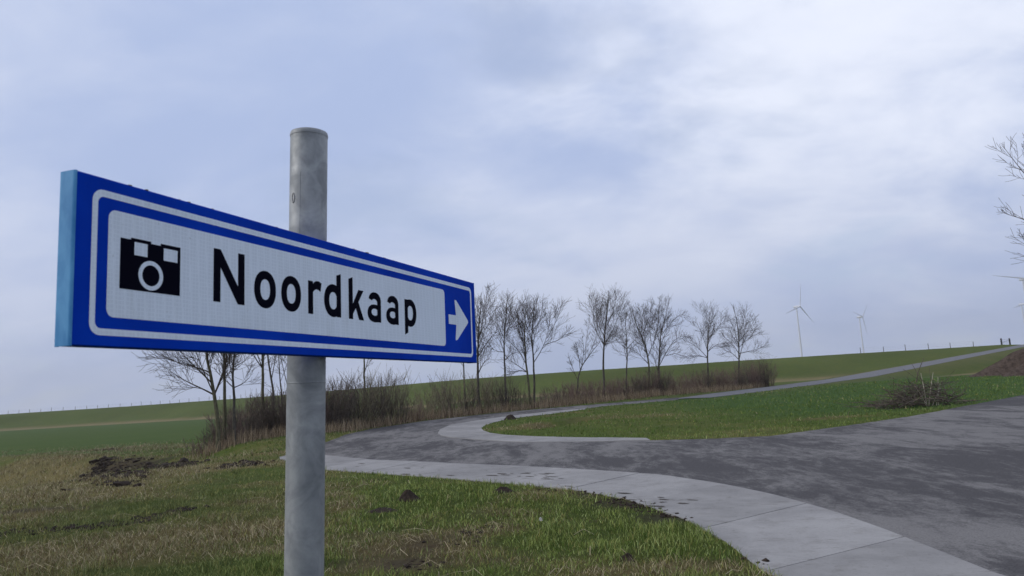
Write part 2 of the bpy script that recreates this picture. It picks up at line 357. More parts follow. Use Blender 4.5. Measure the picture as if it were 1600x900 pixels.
def cover(x, y):
    x = np.asarray(x, float); y = np.asarray(y, float)
    left = 1 - sm(-3.2, -1.6, x + .08 * (y - 8))
    n = fbm(x * .55, y * .55, 4, 21); n2 = fbm(x * 1.9, y * 1.9, 3, 33)
    dry = .14 + .34 * left * (1 - sm(14, 26, y) * .3) + .9 * (n - .5) + 1.0 * (n2 - .5)
    soil = .30 * sm(.62, .75, fbm(x * 1.1 + 5, y * 1.1, 4, 44)) * (1 - sm(10, 20, y))
    isl = sm(-2, 0, x) * sm(17, 20, y)
    dry = dry * (1 - .45 * isl)
    for (bx, by, rx, ry, dd, so_, gg, an) in BL:
        dx = x - bx; dy = y - by; c_, s_ = math.cos(an), math.sin(an)
        r = np.hypot((dx * c_ + dy * s_) / rx, (-dx * s_ + dy * c_) / ry); w = 1 - sm(.35, 1.15, r + .9 * (n2 - .5))
        dry = dry + w * dd - w * gg; soil = soil + w * so_
    return np.clip(dry, 0, 1), np.clip(soil, 0, 1)
def gcolor(x, y):
    dry, soil = cover(x, y)
    g = np.array([.078, .105, .028]); d_ = np.array([.18, .148, .072]); s_ = np.array([.045, .036, .03])
    c = g + (d_ - g) * (dry * .8)[..., None]
    dd, s, p, _, tot = pdist(x, y, DITCH)
    fld = sm(4.0, 5.5, np.where(s > 0, dd, 0)) * (1 - sm(-15, -9, x - .25 * (y - 30))) * sm(20, 26, y)
    c = c + (np.array([.072, .108, .034]) - c) * fld[..., None]
    isl = sm(4, 9, x) * sm(20, 23, y) * (1 - sm(.0, 1, dry - .2)) * (1 - sm(60, 70, y))
    c = c + (np.array([.048, .098, .030]) - c) * (isl * .8)[..., None]
    dc = pdist(x, y, CREST)[0]
    dk = 1 - sm(19, 22, dc); nn = fbm(x * .06, y * .12, 4, 61)
    c = c + (np.array([.086, .110, .032]) - c) * (dk * .95)[..., None]
    c = c * (1 + (.5 * (nn - .5) * dk))[..., None]
    band = sm(16.5, 18.5, dc) * (1 - sm(22, 24.5, dc)) * sm(.30, .5, fbm(x * .03, y * .03, 3, 71) + .12)
    c = c + (np.array([.215, .175, .10]) - c) * (band * .85)[..., None]
    dp_ = pdist(x, y, PATH)[0]; rv = (1 - sm(2.2, 5.5, dp_)) * sm(38, 42, y) * (1 - sm(100, 130, y))
    c = c + (np.array([.13, .125, .06]) - c) * (rv * .55)[..., None]
    tw = np.array([[.12, .135, .055], [.21, .17, .10]]); toe = (sm(5, 7, dp_) * (1 - sm(10, 13, dp_))) * sm(52, 60, y) * (x > .8 * (y - 39) + 8) * sm(.35, .5, fbm(x * .09, y * .09, 3, 75) + .1)
    c = c + (tw[1] - c) * (toe * .8)[..., None]
    c = c + (s_ - c) * (soil * .85)[..., None]
    c = c * (1 - .3 * (1 - sm(9, 17, y)) * (1 - soil))[..., None]     # near ground made darker beneath the blades, less so on soil
    return c

# ------------------------------------------------------------------ ground
def axis(lo, hi, step, ratio, lo_end, hi_end, extra=()):
    a = list(np.arange(lo, hi + 1e-6, step)); s = step
    x = a[-1]
    while x < hi_end: s *= ratio; x += s; a.append(x)
    s = step; x = a[0]; pre = []
    while x > lo_end: s *= ratio; x -= s; pre.append(x)
    a = sorted(set(np.round(pre + a + list(extra), 4)))
    o = [a[0]]
    for q in a[1:]:
        if q - o[-1] > .07: o.append(q)
    return np.array(o)
gx = axis(-14, 9, .16, 1.021, -5000, 5000)
gy = axis(4.5, 22, .16, 1.021, -300, 6000, extra=np.arange(130, 268, 2.0))
XX, YY = np.meshgrid(gx, gy); xf = XX.ravel(); yf = YY.ravel()
ZZ = H(xf, yf)
sel = (np.abs(xf) < 90) & (yf < 60) & (yf > -20); xs_, ys_ = xf[sel], yf[sel]
ins_ = inpoly(xs_, ys_, asphalt) | inpoly(xs_, ys_, concrete_a) | inpoly(xs_, ys_, concrete_b)
rim = np.minimum(pdist(xs_, ys_, road_top + asphalt[:1])[0], np.minimum(pdist(xs_, ys_, island_low)[0], np.minimum(pdist(xs_, ys_, strip_out)[0], pdist(xs_, ys_, nose_in)[0])))
ZZ[sel] -= np.where(ins_, .010 + .07 * sm(.12, .5, rim), -.006)
far_ = yf > 38; ZZ[far_] -= .03 * (1 - sm(1.9, 2.6, pdist(xf[far_], yf[far_], PATH)[0]))
nx, ny = len(gx), len(gy)
idx = np.arange(nx * ny).reshape(ny, nx)
Q = np.stack([idx[:-1, :-1], idx[:-1, 1:], idx[1:, 1:], idx[1:, :-1]], -1).reshape(-1, 4)
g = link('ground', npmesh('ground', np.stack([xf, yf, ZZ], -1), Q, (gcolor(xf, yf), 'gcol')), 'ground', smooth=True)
setp(g, 'grassy polder ground with ditch, meadow and sea dike', kind='structure')

# ------------------------------------------------------------------ road
bm = bmesh.new()
vs = [bm.verts.new((x, y, SL * y)) for x, y in asphalt]
for tri in tessellate_polygon([[Vector((x, y, 0)) for x, y in asphalt]]): bm.faces.new([vs[i] for i in tri])
Pp = np.array(PATH); Ph = np.array(PATHH)
tt = np.linspace(0, 1, 160); cum = np.r_[0, np.cumsum(np.hypot(*np.diff(Pp, axis=0).T))]; ss = tt * cum[-1]
px_ = np.interp(ss, cum, Pp[:, 0]); py_ = np.interp(ss, cum, Pp[:, 1]); ph_ = np.interp(ss, cum, Ph)
tx = np.gradient(px_); ty = np.gradient(py_); ln = np.hypot(tx, ty); tx /= ln; ty /= ln
hw = np.interp(ss, [0, 8, 400], [1.15, 1.75, 1.75]); prev = None
for i in range(len(ss)):
    row = [bm.verts.new((px_[i] + ty[i] * o * hw[i], py_[i] - tx[i] * o * hw[i], ph_[i] + .012 - .02 * abs(o) - (.25 if abs(o) > 1.01 else 0))) for o in (-1.02, -1, 0, 1, 1.02)]
    if prev:
        for j in range(4): bm.faces.new((prev[j], prev[j + 1], row[j + 1], row[j])).material_index = 1
    prev = row
bmesh.ops.recalc_face_normals(bm, faces=bm.faces)
me = bpy.data.meshes.new('road'); bm.to_mesh(me); bm.free()
me.materials.append(M['asphalt']); me.materials.append(M['worn_asphalt'])
setp(link('road', me), 'dark asphalt lane bending round the grass island and climbing the dike', kind='structure')

def resample(P, n):
    P = np.array(P, float); c = np.r_[0, np.cumsum(np.hypot(*np.diff(P, axis=0).T))]; s = np.linspace(0, c[-1], n)
    return np.stack([np.interp(s, c, P[:, 0]), np.interp(s, c, P[:, 1])], -1)
def slabs(root, A, B, n, sub=6):
    A = resample(A, n * sub + 1); B = resample(B, n * sub + 1)
    for k in range(n):
        a = A[k * sub:(k + 1) * sub + 1].copy(); b = B[k * sub:(k + 1) * sub + 1].copy()
        g_ = .005
        for e_, q_ in ((0, 1), (-1, -2)):
            for arr in (a, b):
                d = arr[q_] - arr[e_]; dl = np.linalg.norm(d)
                if dl > 1e-6: arr[e_] = arr[e_] + d / dl * min(g_, dl * .4)
        dz = random.uniform(-.003, .003); V = []; 
        for z in (.012 + dz, -.14):
            for arr in (a, b): V += [(x, y, SL * y + z) for x, y in arr]
        m_ = sub + 1; Fc = []
        for i in range(sub): Fc.append((i, i + 1, m_ + i + 1, m_ + i))
        loop = list(range(m_)) + [m_ + i for i in range(m_ - 1, -1, -1)]
        for i in range(len(loop)):
            p, q = loop[i], loop[(i + 1) % len(loop)]; Fc.append((q, p, p + 2 * m_, q + 2 * m_))
        me = pymesh('slab', V, Fc); bm = bmesh.new(); bm.from_mesh(me); bmesh.ops.recalc_face_normals(bm, faces=bm.faces); bm.to_mesh(me); bm.free()
        link('slab', me, 'concrete', root)
ca = setp(empty('concrete_verge'), 'broad curved strip of pale concrete slabs between grass verge and asphalt', kind='structure')
slabs(ca, strip_out, strip_in, 15)
cb = setp(empty('concrete_island_edge'), 'narrow concrete strip curving round the nose of the grass island', kind='structure')
slabs(cb, nose_out, nose_in, 14)

# ------------------------------------------------------------------ sign post
LIM = 1.4289071
pf = [-0.610997076151874, 1.0579779172774861, 1.8557883166925686, 1.2185634145055988, 0.021052441577720096]
sa = np.array([math.cos(pf[3]), math.sin(pf[3]), 0.]); sv = np.array([0, 0, 1.]); sv = sv * math.cos(pf[4]) - np.cross(sv, sa) * math.sin(pf[4]); sn = np.cross(sa, sv); sTL = np.array(pf[:3])
TH = .032; PD = .0834
po = sTL + sa * .6578 - sn * (TH + .004 + PD / 2) - sv * .125; pdv = sv + sn * .0214; pdv /= np.linalg.norm(pdv)
tg_ = (H1(po[0] - 1.7 * pdv[0], po[1]) - po[2]) / pdv[2]; pbase = po + pdv * tg_
root = empty('signpost', tuple(pbase))
setp(root, 'blue and white tourist direction sign reading Noordkaap on a galvanised steel pole', 'signpost')
def W2L(p): return np.asarray(p) - pbase
T_ = Tubes()
s_vals = np.r_[np.linspace(tg_ - .5, .385, 24)]
T_.add([W2L(po + pdv * s) for s in s_vals], PD / 2, 40)
pole = link('pole', T_.mesh('pole'), 'zinc', root, True)
T_ = Tubes(); T_.add([W2L(po + pdv * s) for s in (.3815, .3865, .3915, .394, .395)], [PD / 2 + .0008, PD / 2 + .001, PD / 2 - .0005, PD / 2 - .006, .0005], 40)
link('pole_cap', T_.mesh('pole_cap'), 'zinc', pole, True)
T_ = Tubes(); T_.add([W2L(po + pdv * (-.178 + z)) for z in (-.0012, -.0008, .0008, .0012)], [PD / 2, PD / 2 + .0006, PD / 2 + .0006, PD / 2], 40)
link('pole_collar', T_.mesh('pole_collar'), 'zinc', pole, True)
# oval punched mark and weld seam on the side facing the viewer
pa = np.cross(pdv, np.array([0, 1, 0.])); pa /= np.linalg.norm(pa); pb = np.cross(pa, pdv)
if pb[1] > 0: pb = -pb
def onpole(s, th, off=.0004): return W2L(po + pdv * s + (PD / 2 + off) * (math.cos(th) * pb + math.sin(th) * (pa if pa[0] > 0 else -pa)))
T_ = Tubes(); T_.add([onpole(.232 + .011 * math.cos(q), -.62 + .085 * math.sin(q)) for q in np.linspace(0, 2 * math.pi, 17)], .0012, 5)
link('punched_mark', T_.mesh('punched_mark'), 'stone', pole, True)
T_ = Tubes(); T_.add([onpole(s, -.18 + .004 * math.sin(40 * s), 0) for s in np.linspace(.05, .29, 18)], .0006, 5)
link('weld_seam', T_.mesh('weld_seam'), 'zinc', pole, True)

def S(u, v, o): return W2L(sTL + sa * (u / 1000) - sv * (v / 1000) + sn * (o / 1000))       # millimetres on the face, o = proud of it
LM = LIM * 1000
# box with rounded vertical edges
def sheet(name, loops, off, material, parent, thick=None):
    """flat filled shape from quads strips: loops = list of (ptsA, ptsB) strips or polygons"""
    V = []; Fc = []
    for lv, lp in enumerate(loops):
        o = off + .07 * lv
        if isinstance(lp, tuple):
            A_, B_ = lp; n = len(A_); b0 = len(V)
            V += [S(u, v, o) for u, v in A_] + [S(u, v, o) for u, v in B_]
            for i in range(n - 1): Fc.append((b0 + i, b0 + i + 1, b0 + n + i + 1, b0 + n + i))
        else:
            b0 = len(V); V += [S(u, v, o) for u, v in lp]; Fc.append(tuple(range(b0, b0 + len(lp))))
    me = pymesh(name, V, Fc); bm = bmesh.new(); bm.from_mesh(me); bmesh.ops.triangulate(bm, faces=bm.faces)
    nrm = Vector(sn)
    bm.normal_update()
    for f_ in bm.faces:
        if f_.normal.dot(nrm) < 0: f_.normal_flip()
    bm.to_mesh(me); bm.free()
    return link(name, me, material, parent)
def rrect(u0_, v0_, u1, v1, r, n=7):
    P = []
    for cx_, cy_, a0 in ((u1 - r, v0_ + r, -90), (u1 - r, v1 - r, 0), (u0_ + r, v1 - r, 90), (u0_ + r, v0_ + r, 180)):
        for i in range(n):
            th = math.radians(a0 + 90 * i / (n - 1)); P.append((cx_ + r * math.cos(th), cy_ + r * math.sin(th)))
    return P
prof = []
R_ = 5.0
for cu, co, a0 in ((LM - R_, -R_, 0), (R_, -R_, 90), (R_, -TH * 1000 + R_, 180), (LM - R_, -TH * 1000 + R_, 270)):
    for i in range(5):
        th = math.radians(a0 + 90 * i / 4); prof.append((cu + R_ * math.cos(th), co + R_ * math.sin(th)))
V = []; Fc = []; n = len(prof); lev = [(0, 1.2), (1.2, 0), (248.8, 0), (250, 1.2)]
for v_, ins in lev:
    for (u_, o_) in prof:
        uu = min(max(u_, ins), LM - ins); oo = min(max(o_, -TH * 1000 + ins), -ins); V.append(S(uu, v_, oo))
for k in range(3):
    for i in range(n): j = (i + 1) % n; Fc.append((k * n + i, k * n + j, (k + 1) * n + j, (k + 1) * n + i))
Fc.append(tuple(range(n))); Fc.append(tuple(range(3 * n, 4 * n)))
me = pymesh('sign_box', V, Fc); bm = bmesh.new(); bm.from_mesh(me); bmesh.ops.recalc_face_normals(bm, faces=bm.faces); bm.to_mesh(me); bm.free()
box = link('sign_box', me, 'sign_blue', root)
for sv_ in (.06, -.06):
    T_ = Tubes(); c0 = po + pdv * sv_; T_.add([W2L(c0 + (PD / 2 + .0022) * (math.cos(q_) * sn + math.sin(q_) * sa)) for q_ in np.linspace(.55, 2 * math.pi - .55, 22)], .0022, 6)
    link('clamp_band', T_.mesh('clamp_band'), 'zinc', pole, True)
# pale plastic end caps (slightly proud wrap of each short end)
for end in (0, 1):
    pts = [(5.5, .5)] if end == 0 else []
    arc = []
    for i in range(7):
        th = math.radians(90 + 90 * i / 6); arc.append((R_ + (R_ + .9) * math.cos(th), -R_ + (R_ + .9) * math.sin(th)))
    for i in range(7):
        th = math.radians(180 + 90 * i / 6); arc.append((R_ + (R_ + .9) * math.cos(th), -TH * 1000 + R_ + (R_ + .9) * math.sin(th)))
    arc = [(u_, o_) for u_, o_ in arc if u_ < R_ + 1]
    arc = arc[2:]
    if end: arc = [(LM - u_, o_) for u_, o_ in arc]
    inner = [((R_ - 2, -R_ + 2) if False else (u_ + (2 if not end else -2), min(max(o_, -TH * 1000 + 2), -2))) for u_, o_ in arc]
    V = []; Fc = []; n = len(arc)
    for v_ in (-.9, 250.9):
        for u_, o_ in arc: V.append(S(u_, v_, o_))
        for u_, o_ in inner: V.append(S(u_, v_, o_))
    for i in range(n - 1):
        Fc += [(i, i + 1, 2 * n + i + 1, 2 * n + i), (i, i + 1, n + i + 1, n + i), (2 * n + i, 2 * n + i + 1, 3 * n + i + 1, 3 * n + i)]
    Fc += [(0, n, 3 * n, 2 * n), (n - 1, 2 * n - 1, 4 * n - 1, 3 * n - 1)]
    me = pymesh('end_cap', V, Fc); bm = bmesh.new(); bm.from_mesh(me); bmesh.ops.recalc_face_normals(bm, faces=bm.faces); bm.to_mesh(me); bm.free()
    link('end_cap', me, 'cap_blue', box)
A_ = rrect(28.5, 18.5, 1400, 234, 18); B_ = rrect(38.2, 28.8, 1391, 224, 10)
sheet('border_line', [(A_ + A_[:1], B_ + B_[:1])], .35, 'sign_white', box)
sheet('name_panel', [rrect(57, 45, 1207, 206.5, 13)], .35, 'sign_white', box)
sheet('arrow', [[(1231, 113.5), (1282.5, 113), (1275, 71), (1276, 68), (1280, 67), (1288, 68.5), (1366, 121.5), (1369.5, 127), (1366, 132), (1288, 185), (1280, 187), (1275.5, 186), (1275, 183), (1282.5, 141), (1231, 141)]], .35, 'sign_white', box)
cp = sheet('camera_pictogram', [[(79, 84.5), (98.5, 84.5), (98.5, 81.5), (137.5, 81.5), (137.5, 85), (157, 85), (157, 81.5), (199, 81.5), (199, 162), (79, 162)]], .6, 'sign_black', box)
sheet('viewfinder_window', [[(105, 87.2), (130.5, 87.2), (130.5, 107.5), (105, 107.5)]], .85, 'sign_white', box)
sheet('viewfinder_window', [[(163.3, 88), (192.5, 88), (192.5, 108), (163.3, 108)]], .85, 'sign_white', box)
def ell(cx_, cy_, rx, ry, a0=0, a1=360, n=40, e=2.0):
    o = []
    for i in range(n + 1):
        th = math.radians(a0 + (a1 - a0) * i / n); c_, s_ = math.cos(th), math.sin(th)
        o.append((cx_ + rx * math.copysign(abs(c_) ** (2 / e), c_), cy_ + ry * math.copysign(abs(s_) ** (2 / e), s_)))
    return o
sheet('lens_ring', [(ell(138.2, 136, 24.6, 23.4), ell(138.2, 136, 17.2, 16.6))], .85, 'sign_white', box)
clipx = lambda P, lo=-1e9, hi=1e9: [(min(max(u, lo), hi), v) for u, v in P]
def letter_o(c): return [(ell(c, 128.3, 32, 36, e=2.15), ell(c, 128.3, 14.2, 19.8, e=2.2))]
def letter_a(o):
    return [[(o + 829, 111), (o + 846.5, 111), (o + 846.5, 163.5), (o + 829, 163.5)],
            (clipx(ell(o + 818, 143, 33.7, 21.4, e=2.2), hi=o + 838), clipx(ell(o + 817, 140, 14.5, 8.4, e=2.2), hi=o + 836)),
            (ell(o + 818, 114.5, 28.5, 22.3, 193, 360, 26, 2.2), ell(o + 816, 116, 13, 7.6, 205, 360, 26, 2.0))]
GL = [[[(276, 69.5), (293.5, 69.5), (338.5, 131), (338.5, 69.5), (356, 69.5), (356, 163.5), (338, 163.5), (293.5, 102), (293.5, 163.5), (276, 163.5)]],
      letter_o(414.5), letter_o(494.8),
      [[(551, 94), (567.5, 94), (568.5, 97), (568.5, 163.5), (551, 163.5)], [(565, 104), (571, 96.5), (579, 92.6), (589, 92), (599, 95.5), (595, 114.5), (588, 111), (580, 110), (573, 113), (566, 119)]],
      [[(655.5, 71.5), (673, 66), (673, 163.5), (655.5, 163.5)], (clipx(ell(642.5, 128.3, 34.5, 36, e=2.1), hi=665), clipx(ell(642.5, 128.5, 15, 19, e=2.2), hi=657))],
      [[(704, 72.5), (721.5, 67), (721.5, 163.5), (704, 163.5)], [(719, 131), (745, 94), (767.5, 94), (722, 151), (719, 149)], [(730, 131), (741, 116), (768, 163.5), (747, 163.5)]],
      letter_a(0), letter_a(87),
      [[(966, 94), (983.5, 94), (983.5, 180), (966, 186)], (clipx(ell(996, 128.3, 34.5, 36, e=2.1), lo=975), clipx(ell(996, 128.3, 15, 19, e=2.2), lo=981))]]
for gl in GL: sheet('letter', gl, .6, 'sign_black', box)
# crumbs of lichen along the top edge
bm = bmesh.new()
for k in range(46):
    u = random.choice([random.uniform(120, 420), random.uniform(720, 1010), random.uniform(60, 1380)]); r = random.uniform(1.0, 3.2)
    p = S(u, -.2, random.uniform(-14, -1)); mtx = Matrix.Translation(Vector(p)) @ Matrix.Diagonal((r * 1.6 / 1000, r * 1.6 / 1000, r * .55 / 1000, 1))
    bmesh.ops.create_icosphere(bm, subdivisions=1, radius=1, matrix=mtx)
me = bpy.data.meshes.new('lichen'); bm.to_mesh(me); bm.free()
setp(link('lichen', me, 'lichen', box), kind='stuff')

# ------------------------------------------------------------------ trees
def bez(P, n):
    P = np.array(P, float)
    if len(P) == 2: return P[0] + (P[1] - P[0]) * np.linspace(0, 1, n)[:, None]
    c = np.r_[0, np.cumsum(np.linalg.norm(np.diff(P, axis=0), axis=1))]; s = np.linspace(0, c[-1], n)
    lin = np.stack([np.interp(s, c, P[:, i]) for i in range(3)], -1)
    for _ in range(2): lin[1:-1] = .25 * lin[:-2] + .5 * lin[1:-1] + .25 * lin[2:]
    return lin
def rdir(d, ang, R):
    d = d / np.linalg.norm(d); a = np.cross(d, R.normal(size=3)); a /= np.linalg.norm(a) + 1e-9
    return d * math.cos(ang) + a * math.sin(ang)
def sprout(T, p, d, length, r, lev, R, bend=.28, rmin=.005):
    n = 5 if lev > 0 else 4
    P = [p]; q = d / np.linalg.norm(d); st = length / (n - 1)
    for i in range(n - 1):
        q = q + np.array([0, 0, bend * .35]) + R.normal(size=3) * .08; q /= np.linalg.norm(q); P.append(P[-1] + q * st)
    T.add(P, np.linspace(r, max(rmin, r * .4), n), 4 if r > .015 else 3)
    if lev > 0:
        m = int(3 + length * 3.6 + R.random() * 2)
        for k in range(m):
            f = .2 + .8 * (k + R.random()) / m; i = min(int(f * (n - 1)), n - 2); w = f * (n - 1) - i
            b = np.array(P[i]) * (1 - w) + np.array(P[i + 1]) * w; dd = np.array(P[i + 1]) - np.array(P[i])
            sprout(T, b, rdir(dd, R.uniform(.45, .95), R), length * R.uniform(.42, .78) * (1.15 - .5 * f), max(rmin, r * .55), lev - 1, R, bend, rmin)
def tree(label, Y, trunk, limbs, wbase, seed, barkm='bark', dens=1.0, spread=.35, group=None, depth=.5, lv=2):
    R = np.random.default_rng(seed)
    P0 = [at(x, y, Y) for x, y in trunk]
    gz = H1(P0[0][0], Y)
    b0 = np.array([P0[0][0], Y, gz - .12]); 
    P0 = [b0] + [p for p in P0 if p[2] > gz + .25]
    root = empty('bare_tree', (b0[0], b0[1], gz)); setp(root, label, 'tree', group)
    off = np.array([b0[0], b0[1], gz])
    T = Tubes(); C = Tubes(); P0 = bez(P0, 14)
    wob = np.cumsum(R.normal(size=(14, 3)) * .012, axis=0); wob[:2] = 0; P0 = P0 + wob
    rb = wbase * Y / FPX / 2 * .95
    rr = np.linspace(1, .22, 14) * rb; rr[0] *= 1.35; rr[1] *= 1.1
    T.add(P0 - off, rr, 7)
    allp = [(P0, rr, True)]
    for lb in limbs:
        q = [at(x, y, Y) for x, y in lb]
        # start on the trunk, lean towards or away from the viewer along its length
        j = np.argmin(np.linalg.norm(P0 - q[0], axis=1)); q[0] = P0[j] if np.linalg.norm(P0[j] - q[0]) < .35 else q[0]
        k = R.uniform(-1, 1) * depth
        L_ = np.linalg.norm(q[-1] - q[0])
        q = [p + np.array([0, k * L_ * (i / (len(q) - 1)), 0]) for i, p in enumerate(q)]
        # keep the picture place while it moves in depth
        q = [np.array([0, 0, EYE]) + (p - [0, 0, EYE]) * 1.0 for p in q]
        Q_ = bez(q, 9); r1 = rr[j] * .62
        rq = np.linspace(r1 * .85, .007, 9); C.add(Q_ - off, rq, 5); allp.append((Q_, rq, False))
    # limbs hidden from the viewer: fill the depth of the crown
    top = P0[-1]; hgt = top[2] - gz
    for k in range(int(3 * dens)):
        i = R.integers(5, 11); az = R.uniform(0, 2 * math.pi); dd = np.array([.35 * math.cos(az), math.sin(az), R.uniform(.7, 1.3)]); dd /= np.linalg.norm(dd)
        ln_ = hgt * R.uniform(.25, .42); Q_ = bez([P0[i], P0[i] + dd * ln_ * .5, P0[i] + dd * ln_ + np.array([0, 0, ln_ * .15])], 7)
        rq = np.linspace(rr[i] * .5, .008, 7); C.add(Q_ - off, rq, 4); allp.append((Q_, rq, False))
    for Q_, rq, istr in allp:
        n = len(Q_); ln_ = np.linalg.norm(np.diff(Q_, axis=0), axis=1).sum()
        lo = .5 if istr else .22
        m = int((4 + ln_ * (4.6 if not istr else 1.6)) * dens)
        for k in range(m):
            f = lo + (1 - lo) * (k + R.random()) / m; i = min(int(f * (n - 1)), n - 2); w = f * (n - 1) - i
            p = Q_[i] * (1 - w) + Q_[i + 1] * w; dd = Q_[i + 1] - Q_[i]
            sprout(C, p - off, rdir(dd, R.uniform(.45, 1.0), R), spread * hgt * R.uniform(.4, 1.0) * (1.2 - .62 * f), max(.0058, rq[i] * .38), lv - 1, R)
        sprout(C, Q_[-1] - off, Q_[-1] - Q_[-2], spread * hgt * .24, rq[-1], lv - 1, R)
    link('trunk', T.mesh('trunk'), barkm, root, True); link('crown', C.mesh('crown'), 'twig_dark', root)
    return root
tree('leaning bare tree with long low boughs sweeping out over the field', 26, [(341, 688), (340, 665), (337, 634), (337, 615), (331, 591), (326, 568), (322, 548), (316, 510), (312, 480)],
     [[(337, 614), (314, 606), (292, 597), (263, 578)], [(330, 588), (311, 574), (284, 568), (252, 551)], [(334, 602), (322, 585), (300, 560), (280, 530)], [(326, 568), (330, 540), (336, 505)], [(337, 610), (350, 590), (360, 570)], [(322, 550), (300, 530), (285, 500)]], 8, 101, 'bark_green', 1.0, .26)
tree('straight slim bare tree standing between the leaning boughs and the forked stem', 26.6, [(350, 688), (350, 660), (349.5, 631), (348.5, 597), (346, 553), (344, 510), (343, 470)], [[(346, 555), (338, 535), (332, 505)], [(346, 545), (356, 520), (362, 490)]], 7, 102, 'bark_green', .8, .22)
tree('bare tree with a kinked forked stem at the field end of the thicket', 26.3, [(366, 688), (366, 660), (366.5, 631), (365.5, 606), (361, 587), (363, 574), (366, 553), (367, 520), (368, 490)], [[(363, 574), (382, 566), (390, 560)], [(365, 606), (352, 592), (346, 585)], [(361, 590), (355, 570), (352, 550)], [(366, 612), (378, 600), (388, 590)]], 6, 103, 'bark', .8, .24)
tree('bare tree with a stout stem forking left, inside the thicket', 29, [(409, 672), (409, 640), (409, 615), (409, 578), (409, 555), (408, 510), (408, 480)], [[(409, 580), (403, 565), (397, 552), (390, 520)], [(409, 560), (416, 545), (420, 520)]], 7, 104, 'bark_green', .7, .2)
tree('bare tree with a bent stem, second of the stems inside the thicket', 29.5, [(427, 668), (426, 630), (426, 597), (424, 585), (420, 574), (419, 555), (418, 520), (420, 485)], [[(426, 596), (428, 570), (430, 545), (431, 510)]], 5, 105, 'bark', .7, .2)
tree('thin bare sapling stem curving up beside the bent tree in the thicket', 29.2, [(441, 665), (440, 630), (439, 605), (436, 580), (434, 557), (435, 520), (437, 495)], [], 3.2, 106, 'bark', .7, .2)
tree('slender bare tree rising in the thicket close behind the steel pole', 29.8, [(451, 662), (450, 620), (449, 580), (449, 550), (450, 510), (448, 480)], [[(449, 560), (443, 540), (440, 515)]], 5, 107, 'bark_green', .6, .2)
tree('single pale straight bare stem growing from the hazel scrub by the bend', 30.5, [(569, 664), (569, 620), (568, 590), (567, 560), (566, 520), (565, 495)], [[(567, 550), (558, 530), (552, 510)], [(567, 545), (575, 525), (580, 505)]], 4.6, 108, 'bark_green', .6, .2)
tree('thin upright bare tree just past the sign, alone beside the tallest trunk', 36, [(727, 642), (726, 610), (725, 590), (724, 568), (723, 530), (722, 500)], [[(724, 560), (716, 540), (712, 515)], [(724, 550), (732, 530), (736, 510)]], 3.8, 109, 'bark', .6, .2)
tree('big bare tree with fan-shaped crown at the arrow end of the sign', 37, [(748, 640), (747, 600), (746, 570), (748, 535), (749, 510), (748, 500), (751, 484)], [[(747, 565), (755, 545), (764, 530), (775, 520), (782, 516)], [(748, 540), (757, 515), (767, 498), (772, 484)], [(749, 520), (742, 500), (737, 488), (733, 475)], [(748, 560), (738, 540), (730, 520)], [(749, 512), (757, 495), (762, 478)], [(747, 585), (756, 565), (762, 560)]], 5.5, 110, 'bark', 1.05, .27)
tree('bare tree with one dark straight trunk between two larger crowns', 37.6, [(791, 636), (790, 600), (789.5, 570), (789.5, 540), (789, 515), (792, 490), (794, 470)], [[(789, 552), (780, 550), (768, 545)], [(789, 530), (778, 515), (772, 505)], [(789, 525), (800, 505), (806, 485)], [(789, 560), (800, 552), (808, 550)]], 4.2, 111, 'bark', .95, .24)
tree('bare tree whose trunk bends left, crossing its twin at the foot', 38.4, [(830, 632), (827, 610), (824.5, 589), (823, 573), (821, 545), (820, 520), (821, 500), (822, 485)], [[(823, 573), (811, 547), (796, 533), (786, 522)], [(823, 578), (808, 570), (795, 562)], [(821, 545), (812, 520), (808, 500), (810, 484)], [(820, 525), (829, 505), (833, 480)], [(822, 582), (812, 578), (800, 584)]], 4.6, 112, 'bark_green', 1.0, .25)
tree('bare tree with a great limb arching right, twin of the bent trunk', 38.8, [(834, 631), (834, 605), (833, 571), (831, 541), (829, 520), (831, 498), (834, 482)], [[(833, 571), (844, 552), (855, 528), (858, 508), (861, 493)], [(849, 540), (860, 535), (873, 533), (887, 517)], [(831, 541), (838, 515), (844, 497), (848, 482)], [(855, 528), (868, 505), (876, 480)], [(830, 530), (822, 510), (818, 488)]], 4.2, 113, 'bark', 1.05, .25)
tree('short bare tree leaning right with its crown under the tall neighbour', 42, [(900, 625), (903, 601), (904, 582), (907, 574), (918, 557), (927, 547), (934, 538)], [[(905, 578), (905, 566), (902, 550), (898, 540)], [(915, 561), (915, 540), (919, 515), (922, 500)], [(910, 570), (912, 550), (910, 530)], [(920, 555), (930, 530), (932, 515)]], 3.4, 114, 'bark', .9, .22)
tree('tallest bare tree of the dike row with an egg-shaped crown', 43.5, [(943, 622), (943, 600), (943, 578), (943.5, 540), (947, 519), (948, 487), (952, 462)], [[(943.5, 540), (934, 526), (926, 510), (925, 487), (924, 470)], [(944, 538), (958, 515), (967, 491), (972, 468)], [(947, 520), (940, 500), (938, 475)], [(944, 532), (936, 512), (934, 490)], [(947, 515), (957, 490), (962, 465)], [(945, 545), (955, 535), (966, 530)]], 4.4, 115, 'bark', 1.1, .25)
tree('small round-headed bare tree on a thin stem beside the tallest', 45, [(978, 617), (979, 599), (979.5, 575), (980, 547), (978, 517), (977, 495)], [[(980, 547), (969, 538), (960, 529), (954, 520)], [(980, 546), (990, 533), (999, 522)], [(979, 530), (970, 512), (968, 498)], [(978, 525), (986, 508), (988, 492)]], 3.2, 116, 'bark', .95, .25)
